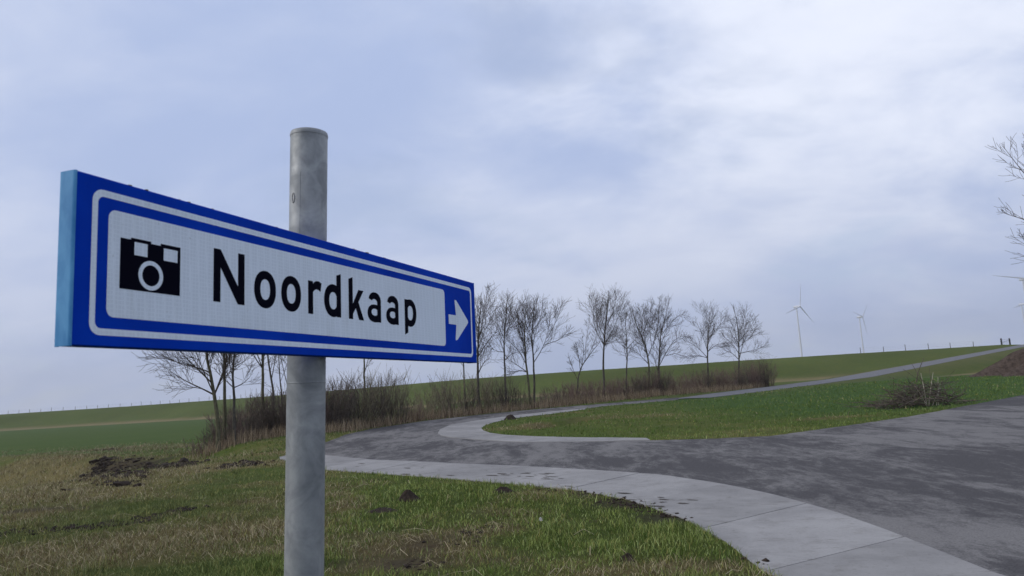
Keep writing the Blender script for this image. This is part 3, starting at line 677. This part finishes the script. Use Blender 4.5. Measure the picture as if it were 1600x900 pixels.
tree('bare tree with forked trunk leaning away from its dark neighbour', 46, [(1012, 615), (1013, 600), (1013.5, 571), (1010, 543), (1004, 526), (993, 505), (987, 486)], [[(1014, 560), (1018, 540), (1024, 519), (1025, 490), (1024, 475)], [(1009, 540), (1010, 515), (1008, 485)], [(1012, 565), (1002, 556), (994, 548)], [(1004, 527), (1003, 505), (1000, 480)], [(1018, 540), (1014, 515), (1015, 490)]], 3.8, 117, 'bark_green', 1.05, .25)
tree('dark bare tree with windswept limbs reaching right over the hedge', 47, [(1031, 613), (1031, 595), (1030.5, 575), (1030, 557), (1033, 529), (1033, 512), (1039, 498)], [[(1031, 575), (1044, 547), (1058, 526), (1072, 522), (1080, 524)], [(1033, 527), (1049, 503), (1061, 492), (1067, 490)], [(1031, 580), (1022, 562), (1018, 552)], [(1040, 556), (1055, 552), (1062, 556)], [(1032, 516), (1025, 500), (1022, 490)], [(1032, 540), (1042, 515), (1046, 495)]], 4, 118, 'bark', 1.05, .25)
tree('bare tree with a short trunk and broad open crown near the hedge end', 51, [(1107, 605), (1107, 588), (1106.6, 565), (1106.6, 549), (1108, 527), (1109, 508), (1111, 494)], [[(1106, 550), (1099, 531), (1090, 513), (1085, 504)], [(1106, 556), (1092, 545), (1078, 536), (1070, 533)], [(1107, 548), (1119, 538), (1136, 536)], [(1108, 530), (1120, 511), (1132, 499)], [(1109, 515), (1100, 495), (1097, 482)], [(1106, 558), (1092, 556), (1082, 556)]], 3.6, 119, 'bark', 1.05, .26)
tree('last bare tree of the row with limbs spreading right above the hedge end', 54, [(1155, 600), (1155, 581), (1155, 552), (1156, 528), (1153, 506), (1148, 485)], [[(1155, 553), (1170, 549), (1188, 545), (1195, 540)], [(1155, 543), (1170, 529), (1188, 520)], [(1154, 548), (1145, 535), (1136, 527)], [(1155, 520), (1165, 499), (1168, 488)], [(1156, 535), (1172, 515), (1180, 500)], [(1155, 558), (1144, 550), (1138, 548)]], 3.6, 120, 'bark', 1.1, .27)
# tree whose crown only just reaches into view on the right
tree('dark bare tree reaching its branch tips over the road fork', 22, [(1675, 640), (1673, 560), (1675, 480), (1671, 400), (1663, 330), (1668, 270), (1672, 215)],
     [[(1671, 400), (1640, 360), (1612, 343), (1582, 333)], [(1666, 350), (1632, 300), (1608, 268), (1586, 232)], [(1668, 300), (1635, 262), (1612, 222)], [(1672, 430), (1636, 398), (1606, 380)], [(1672, 380), (1710, 320), (1740, 280)]], 10, 121, 'bark', .6, .15, depth=.15)

# ------------------------------------------------------------------ hedge scrub along the far side of the lane
def shrub(x, y, h, w, stems, m_, seed, name='shrub', label=None, group='scrub under the tree row'):
    R = np.random.default_rng(seed); T = Tubes(); gz = H1(x, y)
    for k in range(stems):
        a_ = R.uniform(0, 2 * math.pi); r_ = math.sqrt(R.random()) * w * .45
        p = np.array([r_ * math.cos(a_), r_ * math.sin(a_) * .7, -.06]); hh = h * R.uniform(.5, 1.05)
        d = np.array([math.cos(a_) * .35 * R.random() + R.normal() * .12, math.sin(a_) * .35 * R.random() + R.normal() * .12, 1])
        n = 6; P = [p]; q = d / np.linalg.norm(d)
        for i in range(n - 1): q = q + R.normal(size=3) * .09; q /= np.linalg.norm(q); P.append(P[-1] + q * hh / (n - 1))
        r1 = R.uniform(.007, .017); T.add(P, np.linspace(r1, .004, n), 3)
        for c in range(int(5 + 3 * R.random())):
            i = R.integers(1, n - 1); dd = np.array(P[i + 1]) - np.array(P[i])
            sprout(T, np.array(P[i]), rdir(dd, R.uniform(.35, .8), R), hh * R.uniform(.18, .38), .006, 0, R, .2, .0035)
    o = link(name, T.mesh(name), m_); o.location = (x, y, gz); setp(o, label, 'shrub', group); return o
LB = {'twig_red': 'reddish brown leafless shrub', 'twig': 'dark grey leafless shrub', 'twig_pale': 'pale olive leafless shrub'}
NEAR = [(345, 'under the tree with long low boughs'), (385, 'beside the kinked forked tree'), (415, 'among the thicket stems next to the pole'), (445, 'behind the steel pole'), (485, 'hidden past the steel pole'), (520, 'where the hedge emerges from the pole'), (545, 'just before the single pale stem'), (575, 'at the foot of the single pale stem'), (606, 'just past the single pale stem'),
        (640, 'in the low gap opening to the dike'), (672, 'between the low gap and the sign end'), (700, 'below the arrow of the sign'), (730, 'at the foot of the thin upright tree'), (755, 'at the foot of the fan-crowned tree'), (785, 'at the foot of the dark straight trunk'), (830, 'at the feet of the twin trees'), (875, 'between the twin trees and leaning tree'), (905, 'at the foot of the short leaning tree'), (940, 'at the foot of the tallest tree'),
        (978, 'at the foot of the round-headed tree'), (1012, 'at the foot of the forked tree'), (1034, 'at the foot of the windswept tree'), (1066, 'in the gap after the windswept tree'), (1105, 'at the foot of the broad open crown'), (1136, 'between the last two trees'), (1158, 'at the foot of the last tree'), (1185, 'at the very end of the hedge')]
SH = [  # px, forward distance, height, width, stems, material
    (322, 26.6, .7, 1.2, 20, 'twig_red'), (340, 27.0, 1.0, 1.2, 30, 'twig'), (356, 26.9, 1.3, 1.2, 44, 'twig_red'), (372, 27.6, 1.5, 1.2, 50, 'twig'), (385, 28.4, 1.5, 1.3, 60, 'twig'), (400, 29.6, 1.7, 1.3, 70, 'twig_red'), (416, 29.0, 1.8, 1.3, 70, 'twig'), (432, 29.8, 1.8, 1.3, 80, 'twig_red'), (448, 28.8, 1.8, 1.3, 80, 'twig'),
    (470, 28.3, 1.9, 1.4, 80, 'twig'), (495, 28.6, 1.9, 1.4, 80, 'twig_red'), (516, 28.4, 2.0, 1.3, 75, 'twig'), (536, 29.4, 2.1, 1.4, 75, 'twig'), (555, 29.8, 2.0, 1.3, 60, 'twig_pale'), (578, 30.4, 2.2, 1.3, 60, 'twig'), (598, 31.2, 2.3, 1.5, 50, 'twig_pale'), (615, 31.4, 2.0, 1.2, 50, 'twig'),
    (636, 32.6, 1.1, 1.2, 34, 'twig_red'), (655, 33.6, 1.0, 1.2, 34, 'twig_pale'), (674, 34.2, 1.5, 1.2, 40, 'twig_pale'), (690, 34.6, 2.1, 1.2, 34, 'twig'), (708, 35.6, 2.0, 1.3, 40, 'twig_pale'), (734, 36.4, 1.7, 1.2, 44, 'twig'), (756, 37.2, 1.9, 1.2, 44, 'twig_pale'), (775, 37.4, 1.7, 1.2, 46, 'twig'), (796, 37.8, 1.6, 1.2, 44, 'twig'),
    (815, 38.6, 1.1, 1.2, 36, 'twig_pale'), (842, 39.2, 1.0, 1.2, 34, 'twig_red'), (866, 40.2, 1.1, 1.3, 46, 'twig'), (886, 40.8, 1.3, 1.4, 66, 'twig_red'), (908, 41.8, 1.3, 1.4, 70, 'twig_red'), (930, 42.8, 1.3, 1.4, 70, 'twig_red'), (952, 43.8, 1.3, 1.4, 70, 'twig_red'), (972, 44.6, 1.35, 1.4, 74, 'twig_red'), (992, 45.4, 1.45, 1.4, 74, 'twig'), (1010, 46.0, 1.6, 1.4, 80, 'twig_red'),
    (1028, 46.6, 1.8, 1.5, 100, 'twig'), (1046, 47.6, 1.3, 1.4, 70, 'twig_red'), (1066, 48.8, 1.2, 1.4, 60, 'twig_red'), (1084, 49.8, 1.4, 1.5, 70, 'twig_red'), (1100, 50.6, 1.7, 1.5, 84, 'twig'), (1118, 51.4, 1.6, 1.5, 84, 'twig_red'), (1136, 52.6, 1.5, 1.5, 84, 'twig_red'), (1154, 53.4, 1.6, 1.5, 84, 'twig'), (1171, 54.2, 2.0, 1.6, 100, 'twig_red'), (1188, 55.0, 2.2, 1.6, 110, 'twig'), (1199, 55.8, 1.7, 1.3, 60, 'twig_red')]
for i, (px, Y, h, w, st, mm) in enumerate(SH):
    X = (at(px, 620, Y))[0]
    lab = LB[mm] + ' ' + min(NEAR, key=lambda t: abs(t[0] - px))[1]
    shrub(X, Y, h, w, int(st * 1.0), mm, 300 + i, label=lab)

# ------------------------------------------------------------------ brush pile on the island
q = hit(1440, 634); R = np.random.default_rng(55); gz = H1(q[0], q[1])
root = setp(empty('brush_pile', (q[0], q[1], gz)), 'heap of cut branches with a few pale upright stalks on the grass island', 'brush pile')
T = Tubes()
for k in range(330):
    u = R.normal() * .55; hh = .62 * math.exp(-((u - .1) / .62) ** 2) + .10
    p = np.array([u, R.normal() * .35, R.uniform(0, hh)]); d = np.array([R.normal() * 1.1 - .3, R.normal(), abs(R.normal()) * .45])
    sprout(T, p, d, R.uniform(.3, .9), R.uniform(.006, .017), 0, R, -.05, .005)
link('cut_branches', T.mesh('cut_branches'), 'twig', root)
T = Tubes()
for k in range(120):
    u = R.uniform(-1.5, -.2); T_h = .12 + .1 * (u + 1.5)
    sprout(T, np.array([u, R.normal() * .3 - .1, R.uniform(0, T_h)]), np.array([R.normal(), R.normal(), abs(R.normal()) * .25]), R.uniform(.2, .5), .008, 0, R, -.1, .004)
link('loose_brushwood', T.mesh('loose_brushwood'), 'twig', root)
for (u, du, hh) in ((.02, -.02, .95), (.08, .28, .95), (.36, .12, .8), (.30, .22, .62), (.02, -.25, .6), (.18, .35, .5)):
    T = Tubes(); T.add(bez([(u, -.25, 0), (u + du * .4, -.25, hh * .5), (u + du, -.2, hh)], 6), np.linspace(.016, .006, 6), 5); link('pale_stalk', T.mesh('pale_stalk'), 'straw', root)

# ------------------------------------------------------------------ soil: mole hills, slumped bank, rut, heap
def lump(name, x, y, rx, ry, h, m_, seed, n=22, rings=9, label=None, cat=None, group=None, rot=0., rough=.35):
    V = []; Fc = []; gz = H1(x, y)
    for i in range(rings + 1):
        f = i / rings
        for j in range(n):
            th = 2 * math.pi * j / n; ox, oy = f * math.cos(th), f * math.sin(th)
            e_ = 1 + rough * (float(fbm(np.array([3 * math.cos(th) + seed]), np.array([3 * math.sin(th)]), 3, seed)[0]) - .5) * 1.6
            X, Y2 = ox * rx * e_, oy * ry * e_; xr = X * math.cos(rot) - Y2 * math.sin(rot); yr = X * math.sin(rot) + Y2 * math.cos(rot)
            pk = (math.cos(min(f, 1) * math.pi) * .5 + .5) ** .8; pk = min(pk, .5 + .5 * pk) if h < 1 else min(1.25 * pk, .62 + .38 * pk); z = h * pk * (1 + rough * 1.5 * (float(fbm(np.array([ox * 4 + seed * 3.1]), np.array([oy * 4]), 4, seed + 3)[0]) - .5)) 
            dz = H1(x + xr, y + yr) - gz if rings > 12 or f == 1 or True else 0
            V.append((xr, yr, z + dz - (.03 if i == rings else 0)))
    for i in range(rings):
        for j in range(n): j2 = (j + 1) % n; Fc.append((i * n + j, i * n + j2, (i + 1) * n + j2, (i + 1) * n + j)) if i else Fc.append((0 * n + j, (i + 1) * n + j, (i + 1) * n + j2))
    me = pymesh(name, V, Fc); bm = bmesh.new(); bm.from_mesh(me); bmesh.ops.remove_doubles(bm, verts=bm.verts, dist=1e-5); bmesh.ops.recalc_face_normals(bm, faces=bm.faces); bm.to_mesh(me); bm.free()
    o = link(name, me, m_, smooth=True); o.location = (x, y, gz)
    if label: setp(o, label, cat, group)
    return o
for px, py, rx, h, lab in ((639, 784, .17, .13, 'fresh dark molehill standing up sharply in green grass'), (786, 771, .17, .08, 'low crumbling molehill near the concrete slabs'),
                           (598, 801, .22, .05, 'flat scuffed patch of turned earth beside dry grass tuft'), (797, 655.5, .32, .18, 'dark molehill on the island close to its concrete nose'),
                           (980, 874, .09, .06, 'tiny molehill among straw at the bottom of the verge')):
    q = hit(px, py); lump('molehill', q[0], q[1], rx, rx * .75, h, 'soil', int(px), label=lab, cat='molehill', group='molehills in the grass')
q = hit(1592, 589); lump('soil_heap', q[0] + 4.9, q[1] + 2.8, 4.8, 3.2, 1.55, 'heap', 77, 56, 22, 'large brown heap of earth at the foot of the dike ramp', 'soil heap', rough=.55)
def clods(name, pts, m_, label, seed, size):
    R = np.random.default_rng(seed); bm = bmesh.new()
    for (x, y, s) in pts:
        z = H1(x, y); r = size * s * R.uniform(.5, 1.3)
        mtx = Matrix.Translation((x, y, z + r * .15)) @ Matrix.Rotation(R.uniform(0, 6.3), 4, 'Z') @ Matrix.Diagonal((r * R.uniform(.9, 1.8), r * R.uniform(.7, 1.1), r * R.uniform(.35, .75), 1))
        res = bmesh.ops.create_icosphere(bm, subdivisions=1, radius=1, matrix=mtx)
        for v in res['verts']: v.co += Vector(R.normal(size=3)) * r * .16
    me = bpy.data.meshes.new(name); bm.to_mesh(me); bm.free(); o = link(name, me, m_); setp(o, label, kind='stuff'); return o
R = np.random.default_rng(3); pts = []
rut = [(0, 838), (60, 830), (115, 828), (170, 822), (220, 815), (262, 803), (295, 797)]
RW = np.array([hit(*p)[:2] for p in rut]); RWs = resample(RW, 200)
for i, p in enumerate(RWs):
    f = i / 199; w_ = .06 + .10 * f * (1 - f) * 4 * (.5 + float(fbm(np.array([f * 9]), np.array([0.]), 3, 8)[0]))
    for k in range(4 if f > .3 else 2):
        if f < .3 and R.random() < .45: continue
        pts.append((p[0] + R.normal() * w_, p[1] + R.normal() * w_, R.uniform(.5, 1.1)))
clods('soil_rut', pts, 'soil', 'dark ragged line of churned earth across the rough meadow', 5, .036)
pts = []
for (x0, y0, x1, y1, n_, w_) in ((170, 716, 150, 740, 90, .25), (185, 722, 170, 752, 170, .45), (205, 722, 190, 756, 150, .4), (225, 728, 200, 758, 90, .25), (175, 716, 250, 733, 170, .35), (240, 731, 292, 726, 90, .25), (265, 731, 290, 727, 50, .2), (150, 704, 205, 702, 40, .3), (360, 731, 395, 726, 50, .3)):
    a_ = hit(x0, y0)[:2]; b_ = hit(x1, y1)[:2]
    for k in range(int(n_ * 2.2)):
        f = R.random(); p = a_ + (b_ - a_) * f; pts.append((p[0] + R.normal() * w_ * .8, p[1] + R.normal() * w_ * 1.1, R.uniform(.3, 1.0) * (2.1 if R.random() < .12 else 1)))
clods('slumped_soil', pts, 'soil', 'black slumped clods of earth on the broken ditch bank', 6, .06)
pts = []
for (x0, y0, x1, y1, n_, w_) in ((860, 766, 1000, 792, 160, .14), (960, 785, 1070, 812, 140, .10), (760, 818, 700, 852, 70, .12), (770, 815, 820, 818, 40, .06), (1190, 886, 1160, 868, 12, .05), (690, 877, 620, 890, 40, .1)):
    a_ = hit(x0, y0)[:2]; b_ = hit(x1, y1)[:2]
    for k in range(n_):
        f = R.random(); p = a_ + (b_ - a_) * f; pts.append((p[0] + R.normal() * w_, p[1] + R.normal() * w_, R.uniform(.3, 1.0)))
clods('scattered_soil', pts, 'soil', 'crumbs of bare soil along the slab edge and worn verge', 7, .028)
# flakes of mud carried onto the slabs
M['mud'] = bark('mud', (.16, .15, .14), (.22, .208, .195), 9); M['flake'] = bark('flake', (.06, .052, .044), (.12, .105, .09), 30)
def flakes(name, spots, m_, label, seed, lo, hi, asp, z0):
    R = np.random.default_rng(seed); V = []; Fc = []
    for (px, py) in spots:
        q = gp(px, py); b0 = len(V); n = 26; L1 = R.uniform(lo, hi); L2 = L1 * R.uniform(*asp); sd = int(R.integers(1, 900))
        V.append((q[0], q[1], SL * q[1] + z0 + .003))
        for j in range(n):
            th = 2 * math.pi * j / n; k_ = .45 + 1.1 * float(fbm(np.array([1.6 * math.cos(th) + sd]), np.array([1.6 * math.sin(th)]), 4, sd)[0]) + R.uniform(-.12, .12); X = math.cos(th) * L1 * k_; Y2 = math.sin(th) * L2 * k_
            x_, y_ = q[0] + X * .75 + Y2 * .5, q[1] - X * .6 + Y2 * .8; V.append((x_, y_, SL * y_ + z0))
        for j in range(n): Fc.append((b0, b0 + 1 + j, b0 + 1 + (j + 1) % n))
    setp(link(name, pymesh(name, V, Fc), m_), label, kind='stuff')
R = np.random.default_rng(9)
def along(P1, P2, n, jit): return [(P1[0] + (P2[0] - P1[0]) * f + R.normal() * jit, P1[1] + (P2[1] - P1[1]) * f + R.normal() * jit * .25) for f in R.random(n)]
flakes('mud_flakes', along((560, 728), (880, 748), 26, 14) + along((880, 752), (1120, 800), 12, 16), 'flake', 'dark flakes of dried mud scattered over the concrete slabs', 9, .03, .12, (.18, .4), .0166)
q = hit(845, 813); lump('pale_stone', q[0], q[1], .035, .03, .045, 'stone', 91, 12, 5, 'small pale stone lying in the green verge', 'stone')

# ------------------------------------------------------------------ fence on the dike, gate by the ramp
def crest_pt(X):
    C_ = np.array(CREST); return X, float(np.interp(X, C_[:, 0], C_[:, 1]))
def fence(label, x0, x1, step, hgt):
    ax, ay = crest_pt(x0); root = setp(empty('wire_fence', (ax, ay, H1(ax, ay))), label, 'fence'); tops = []
    o3 = np.array([ax, ay, H1(ax, ay)]); X = x0; k = 0
    T0 = Tubes(); T0.add([(0, 0, -.3), (0, 0, hgt)], [.06, .055], 6); pm = T0.mesh('post')
    while X <= x1:
        x, y = crest_pt(X); z = H1(x, y); p = link('post', pm, 'fence_wood', root); p.location = (x - o3[0], y - o3[1], z - o3[2]); p.scale = (1, 1, random.uniform(.88, 1.1)); p.rotation_euler = (random.uniform(-.04, .04), random.uniform(-.05, .05), 0)
        tops.append(np.array([x, y, z]) - o3); X += step * random.uniform(.93, 1.07)
    for hz in (.4, .7, .95):
        T0 = Tubes(); T0.add([t + [0, -.05, hz * hgt] for t in tops], .006, 3); link('wire', T0.mesh('wire'), 'wire', root)
fence('long post and wire fence along the dike crest beyond the green field', -164, -34, 3.7, 1.1)
fence('short post and wire fence along the crest beside the ramp', 66, 93, 4.6, 1.1)
ax, ay = crest_pt(93.5); root = setp(empty('field_gate', (ax, ay, H1(ax, ay))), 'field gate between two dark posts at the top of the ramp', 'gate')
for (dx, dy) in ((0, -1.5), (3.2, 1.0)):
    z = H1(ax + dx, ay + dy) - H1(ax, ay); T0 = Tubes(); T0.add([(dx, dy, z - .3), (dx, dy, z + 1.2), (dx, dy, z + 1.25)], [.15, .15, .10], 8); link('gate_post', T0.mesh('gate_post'), 'gate_dark', root)
for hz in (.35, .65, .95):
    T0 = Tubes(); T0.add([(.1, -1.4, hz), (3.1, .95, hz)], .025, 5); link('gate_bar', T0.mesh('gate_bar'), 'wire', root)
T0 = Tubes(); T0.add([(.1, -1.45, .35), (3.1, .9, .95)], .02, 5); link('gate_brace', T0.mesh('gate_brace'), 'wire', root)

# ------------------------------------------------------------------ wind turbines
def turbine(label, px, py, blade_az, yaw, R_=33, hub=100):
    d = ray(px, py); Yd = (hub - EYE) / d[2] * d[1]; p = at(px, py, Yd)
    root = setp(empty('wind_turbine', (p[0], p[1], 0)), label, 'wind turbine', 'wind turbines beyond the dike'); cy_, sy_ = math.cos(yaw), math.sin(yaw)
    ax_ = np.array([sy_, -cy_, 0]); side = np.array([cy_, sy_, 0])          # rotor axis, rotor sideways direction
    T0 = Tubes(); hp = np.array([0, 0, hub]); T0.add([(-ax_ * 4 + [0, 0, z]) for z in np.linspace(0, hub - 1.5, 8)], np.linspace(1.5, .85, 8), 16); link('tower', T0.mesh('tower'), 'turbine', root, True)
    T0 = Tubes(); T0.add([hp + ax_ * a_ for a_ in (-8.2, -8, -4, 0, 1)], [.3, 1.5, 1.9, 1.8, 1.4], 10); link('nacelle', T0.mesh('nacelle'), 'turbine', root, True)
    T0 = Tubes(); T0.add([hp + ax_ * a_ for a_ in (1, 2.2, 3.2, 3.8)], [1.4, 1.4, .9, .1], 10); link('hub', T0.mesh('hub'), 'turbine', root, True)
    for k in range(3):
        th = math.radians(blade_az + 120 * k); dr = side * math.cos(th) + np.array([0, 0, 1]) * math.sin(th); tn = -side * math.sin(th) + np.array([0, 0, 1]) * math.cos(th)
        V = []; Fc = []; prof_ = [(0, .7, .7), (.06, .7, .7), (.2, 1.0, .35), (.5, .65, .22), (.8, .4, .12), (1, .14, .05)]; nn = 8
        for f, ch, tk in prof_:
            tw_ = math.radians(18 * (1 - f)); c1 = tn * math.cos(tw_) + ax_ * math.sin(tw_); c2 = -tn * math.sin(tw_) + ax_ * math.cos(tw_)
            for j in range(nn): q_ = 2 * math.pi * j / nn; V.append(hp + ax_ * 2.2 + dr * (f * R_ + 1) + c1 * ch * math.cos(q_) + c2 * tk * math.sin(q_))
        for i in range(len(prof_) - 1):
            for j in range(nn): j2 = (j + 1) % nn; Fc.append((i * nn + j, i * nn + j2, (i + 1) * nn + j2, (i + 1) * nn + j))
        Fc.append(tuple(range((len(prof_) - 1) * nn, len(prof_) * nn)))
        link('blade', pymesh('blade', V, Fc), 'turbine', root, True)
turbine('wind turbine beyond the last tree with one blade upright', 1248, 479, 78, math.radians(32))
turbine('wind turbine beyond the dike between the hedge end and the ramp fence', 1346, 495, 45, math.radians(38))
turbine('wind turbine beside the ramp top with one long level blade', 1602, 435.5, 173, math.radians(8), 44)
turbine('small distant wind turbine low beside the ramp top', 1600, 475, 190, math.radians(30), 40)

# ------------------------------------------------------------------ grass
def blades(x, y, hgt, wid, lean, colr, seed, seg=2):
    R = np.random.default_rng(seed); n = len(x); z = H(x, y) - .004
    az = R.uniform(0, 2 * math.pi, n); fa = R.uniform(0, 2 * math.pi, n)
    base = np.stack([x, y, z], -1); ld = np.stack([np.cos(az), np.sin(az), np.zeros(n)], -1); wd = np.stack([np.cos(fa), np.sin(fa), np.zeros(n)], -1) * (wid / 2)[:, None]
    up = np.array([0, 0, 1.])
    c_ = np.cos(lean)[:, None]; s_ = np.sin(lean)[:, None]
    mid = base + (up * np.cos(lean * .5)[:, None] + ld * np.sin(lean * .5)[:, None]) * (hgt * .55)[:, None]
    tip = mid + (up * c_ + ld * s_) * (hgt * .5)[:, None]
    V = np.stack([base - wd, base + wd, mid - wd * .75, mid + wd * .75, tip], 1).reshape(-1, 3)
    o = np.arange(n)[:, None] * 5
    Tt = np.concatenate([o + np.array([[0, 1, 3]]), o + np.array([[0, 3, 2]]), o + np.array([[2, 3, 4]])], 0)
    return V, Tt, np.repeat(colr, 5, 0)
def scatter(name, label, boxes, seed, dryclass):
    VV = []; TT = []; CC = []; n0 = 0; R = np.random.default_rng(seed)
    for bi, (x0, x1, y0, y1, dens, wmul, hm) in enumerate(boxes):
        n = int((x1 - x0) * (y1 - y0) * dens); x = R.uniform(x0, x1, n); y = R.uniform(y0, y1, n)
        vis = (np.abs(x) < .76 * y + 1.2); x = x[vis]; y = y[vis]
        k = _roadk(x, y); dry, soil = cover(x, y)
        ins = inpoly(x, y, asphalt) | inpoly(x, y, concrete_a) | inpoly(x, y, concrete_b)
        cl = fbm(x * 3.1, y * 3.1, 2, 81)
        if dryclass: keep = (R.random(len(x)) < np.clip(dry * 1.1 - .12, 0, 1) * (.35 + 1.3 * cl))
        else: keep = R.random(len(x)) < np.clip(1.2 - dry * .9, .22, 1) * (.3 + 1.4 * cl)
        keep &= ~ins & (R.random(len(x)) > soil * 1.05) 
        dpt = pdist(x, y, PATH)[0]; keep &= ~((dpt < 2.0) & (y > 37))
        # the slab edge is overgrown unevenly
        x, y, dry, cl = x[keep], y[keep], dry[keep], cl[keep]; n = len(x)
        if n == 0: continue
        tu = fbm(x * 4.3 + 3, y * 4.3, 2, 85)
        if dryclass:
            h = R.uniform(.04, .13, n) * hm * (.3 + 1.5 * tu ** 1.5) * (.5 + .6 * dry); w = R.uniform(.003, .0065, n) * wmul; ln_ = np.clip(R.normal(1.1, .4, n), .1, 1.65)
            c1 = np.array([.23, .19, .105]); c2 = np.array([.45, .385, .24]); c3 = np.array([.14, .10, .05]); f = np.clip(fbm(x * 6.5, y * 6.5, 2, 92)[:, None] * 1.6 - .55 + .5 * R.random((n, 1)), 0, 1); c = c1 + (c2 - c1) * f; c = np.where(R.random((n, 1)) < .3, c3, c)
        else:
            h = R.uniform(.03, .09, n) * hm * (.35 + 1.5 * tu ** 1.5); w = R.uniform(.0035, .0075, n) * wmul; ln_ = np.clip(R.normal(.7, .35, n), .02, 1.5)
            c1 = np.array([.07, .115, .022]); c2 = np.array([.25, .30, .085]); f = np.clip(fbm(x * 6.5, y * 6.5, 2, 90)[:, None] * 1.6 - .55 + .5 * R.random((n, 1)), 0, 1); c = c1 + (c2 - c1) * f; c = np.where(R.random((n, 1)) < .14, np.array([.36, .42, .16]), c)
            lf = (1 - sm(-3.6, -1.8, x + .08 * (y - 8)))[:, None] * (1 - sm(24, 30, y))[:, None]; ol = np.array([.15, .15, .07]) * (.55 + .9 * R.random((n, 1))); c = c + (ol - c) * lf * .6
            fr = sm(15, 20, y)[:, None]; c = c + (np.array([.085, .135, .034]) * (.7 + .6 * R.random((n, 1))) - c) * fr * .75
            yel = np.array([.27, .25, .085]); c = np.where(R.random((n, 1)) < (.10 + .25 * dry[:, None]) * (1 - .7 * fr), yel, c)
        V, Tt, c = blades(x, y, h, w, ln_, c, seed * 31 + bi); VV.append(V); TT.append(Tt + n0); CC.append(c); n0 += len(V)
    me = npmesh(name, np.concatenate(VV), np.concatenate(TT), (np.concatenate(CC), None)); o = link(name, me, 'grass'); setp(o, label, kind='stuff'); return o
scatter('green_grass', 'short green grass of the verge, meadow and island', [(-6, 2.4, 4.8, 8, 2600, 1.0, 1.0), (-9, 3, 8, 12, 1200, 1.3, 1.0), (-16, 3, 12, 19, 420, 1.9, 1.0), (3, 16, 14, 19, 300, 2.2, 1.0), (-22, 22, 19, 28, 110, 3.2, 1.1), (-20, 34, 28, 48, 36, 5, 1.2)], 401, False)
scatter('dry_grass', 'straw coloured dry grass lying in the rough meadow', [(-6, 2.4, 4.8, 8, 2300, .9, .9), (-10, 3, 8, 12, 1150, 1.2, .95), (-18, 3, 12, 19, 420, 1.8, 1.0), (-30, 22, 19, 30, 90, 3, 1.4), (-34, 34, 30, 48, 22, 5, 1.4), (-34, -9, 22, 41, 130, 2.4, 2.0)], 402, True)
R = np.random.default_rng(66); n = 1500; x = R.uniform(-7, 2, n); y = 5 + 9 * R.random(n) ** 1.4; dry, soil = cover(x, y)
keep = (R.random(n) < dry * 1.0 + .03) & ~(inpoly(x, y, concrete_a) | inpoly(x, y, asphalt)) & (np.abs(x) < .76 * y + 1); x, y = x[keep], y[keep]; n = len(x)
az = R.uniform(0, 2 * math.pi, n); ln_ = R.uniform(.10, .34, n); wd_ = R.uniform(.0014, .0026, n); dx = np.cos(az); dy = np.sin(az); P_ = []
for f, wv, hz_ in ((0, 1, .015), (.5, 1, .055), (1, .4, .02)):
    cx_ = x + dx * ln_ * f; cy_ = y + dy * ln_ * f + .03 * math.sin(f * 3); cz_ = H(cx_, cy_) + hz_ * R.uniform(.5, 1.3, n)
    P_ += [np.stack([cx_ - dy * wd_ * wv, cy_ + dx * wd_ * wv, cz_], -1), np.stack([cx_ + dy * wd_ * wv, cy_ - dx * wd_ * wv, cz_ + .002], -1)]
V = np.stack(P_, 1).reshape(-1, 3); o_ = np.arange(n)[:, None] * 6; Q_ = np.concatenate([o_ + np.array([[0, 1, 3, 2]]), o_ + np.array([[2, 3, 5, 4]])], 0)
c = np.array([.24, .20, .12]) + R.random((n, 1)) * np.array([.2, .17, .12]); setp(link('loose_straw', npmesh('loose_straw', V, Q_, (np.repeat(c, 6, 0), None)), 'grass'), 'loose pale straw lying flat in the verge and meadow', kind='stuff')
# tall dead grass along the foot of the hedge
R = np.random.default_rng(77); row = np.array([((at(px, 620, Y))[0], Y) for (px, Y, *_r) in SH]); rs = resample(row, 600); n = 21000
i = R.integers(0, 600, n); x = rs[i, 0] + R.normal(size=n) * .45 + .25; y = rs[i, 1] + R.normal(size=n) * .45 - .75; dpt = pdist(x, y, PATH)[0]
keep = ~(inpoly(x, y, asphalt) | ((dpt < 2.1) & (y > 38))); x, y = x[keep], y[keep]; n = len(x)
cl = fbm(x * 1.4, y * 1.4, 3, 88); h = R.uniform(.15, .62, n) * (.35 + 1.0 * cl) ; c = np.array([.24, .18, .11]) + R.random((n, 1)) * np.array([.2, .165, .12]); c = np.where(R.random((n, 1)) < .3, np.array([.12, .08, .055]), c)
V, Tt, c = blades(x, y, h, R.uniform(.008, .016, n), np.clip(R.normal(.3, .25, n), 0, 1.2), c, 99)
setp(link('tall_dead_grass', npmesh('tall_dead_grass', V, Tt, (c, None)), 'grass'), 'tall pinkish dead grass along the foot of the hedge', kind='stuff')

# ------------------------------------------------------------------ haze
bm = bmesh.new(); bmesh.ops.create_cube(bm, size=1, matrix=Matrix.Translation((0, 900, 74)) @ Matrix.Diagonal((4000, 3000, 152, 1)))
me = bpy.data.meshes.new('haze'); bm.to_mesh(me); bm.free()
hz = link('haze', me); setp(hz, 'thin moist air over the polder', kind='stuff')
hm = bpy.data.materials.new('haze'); hm.use_nodes = True; hm.node_tree.nodes.clear()
ho = hm.node_tree.nodes.new('ShaderNodeOutputMaterial'); pv = hm.node_tree.nodes.new('ShaderNodeVolumePrincipled'); pv.inputs['Color'].default_value = (.9, .91, .94, 1); pv.inputs['Density'].default_value = .0003; pv.inputs['Anisotropy'].default_value = .2
hm.node_tree.links.new(pv.outputs[0], ho.inputs['Volume']); me.materials.append(hm)
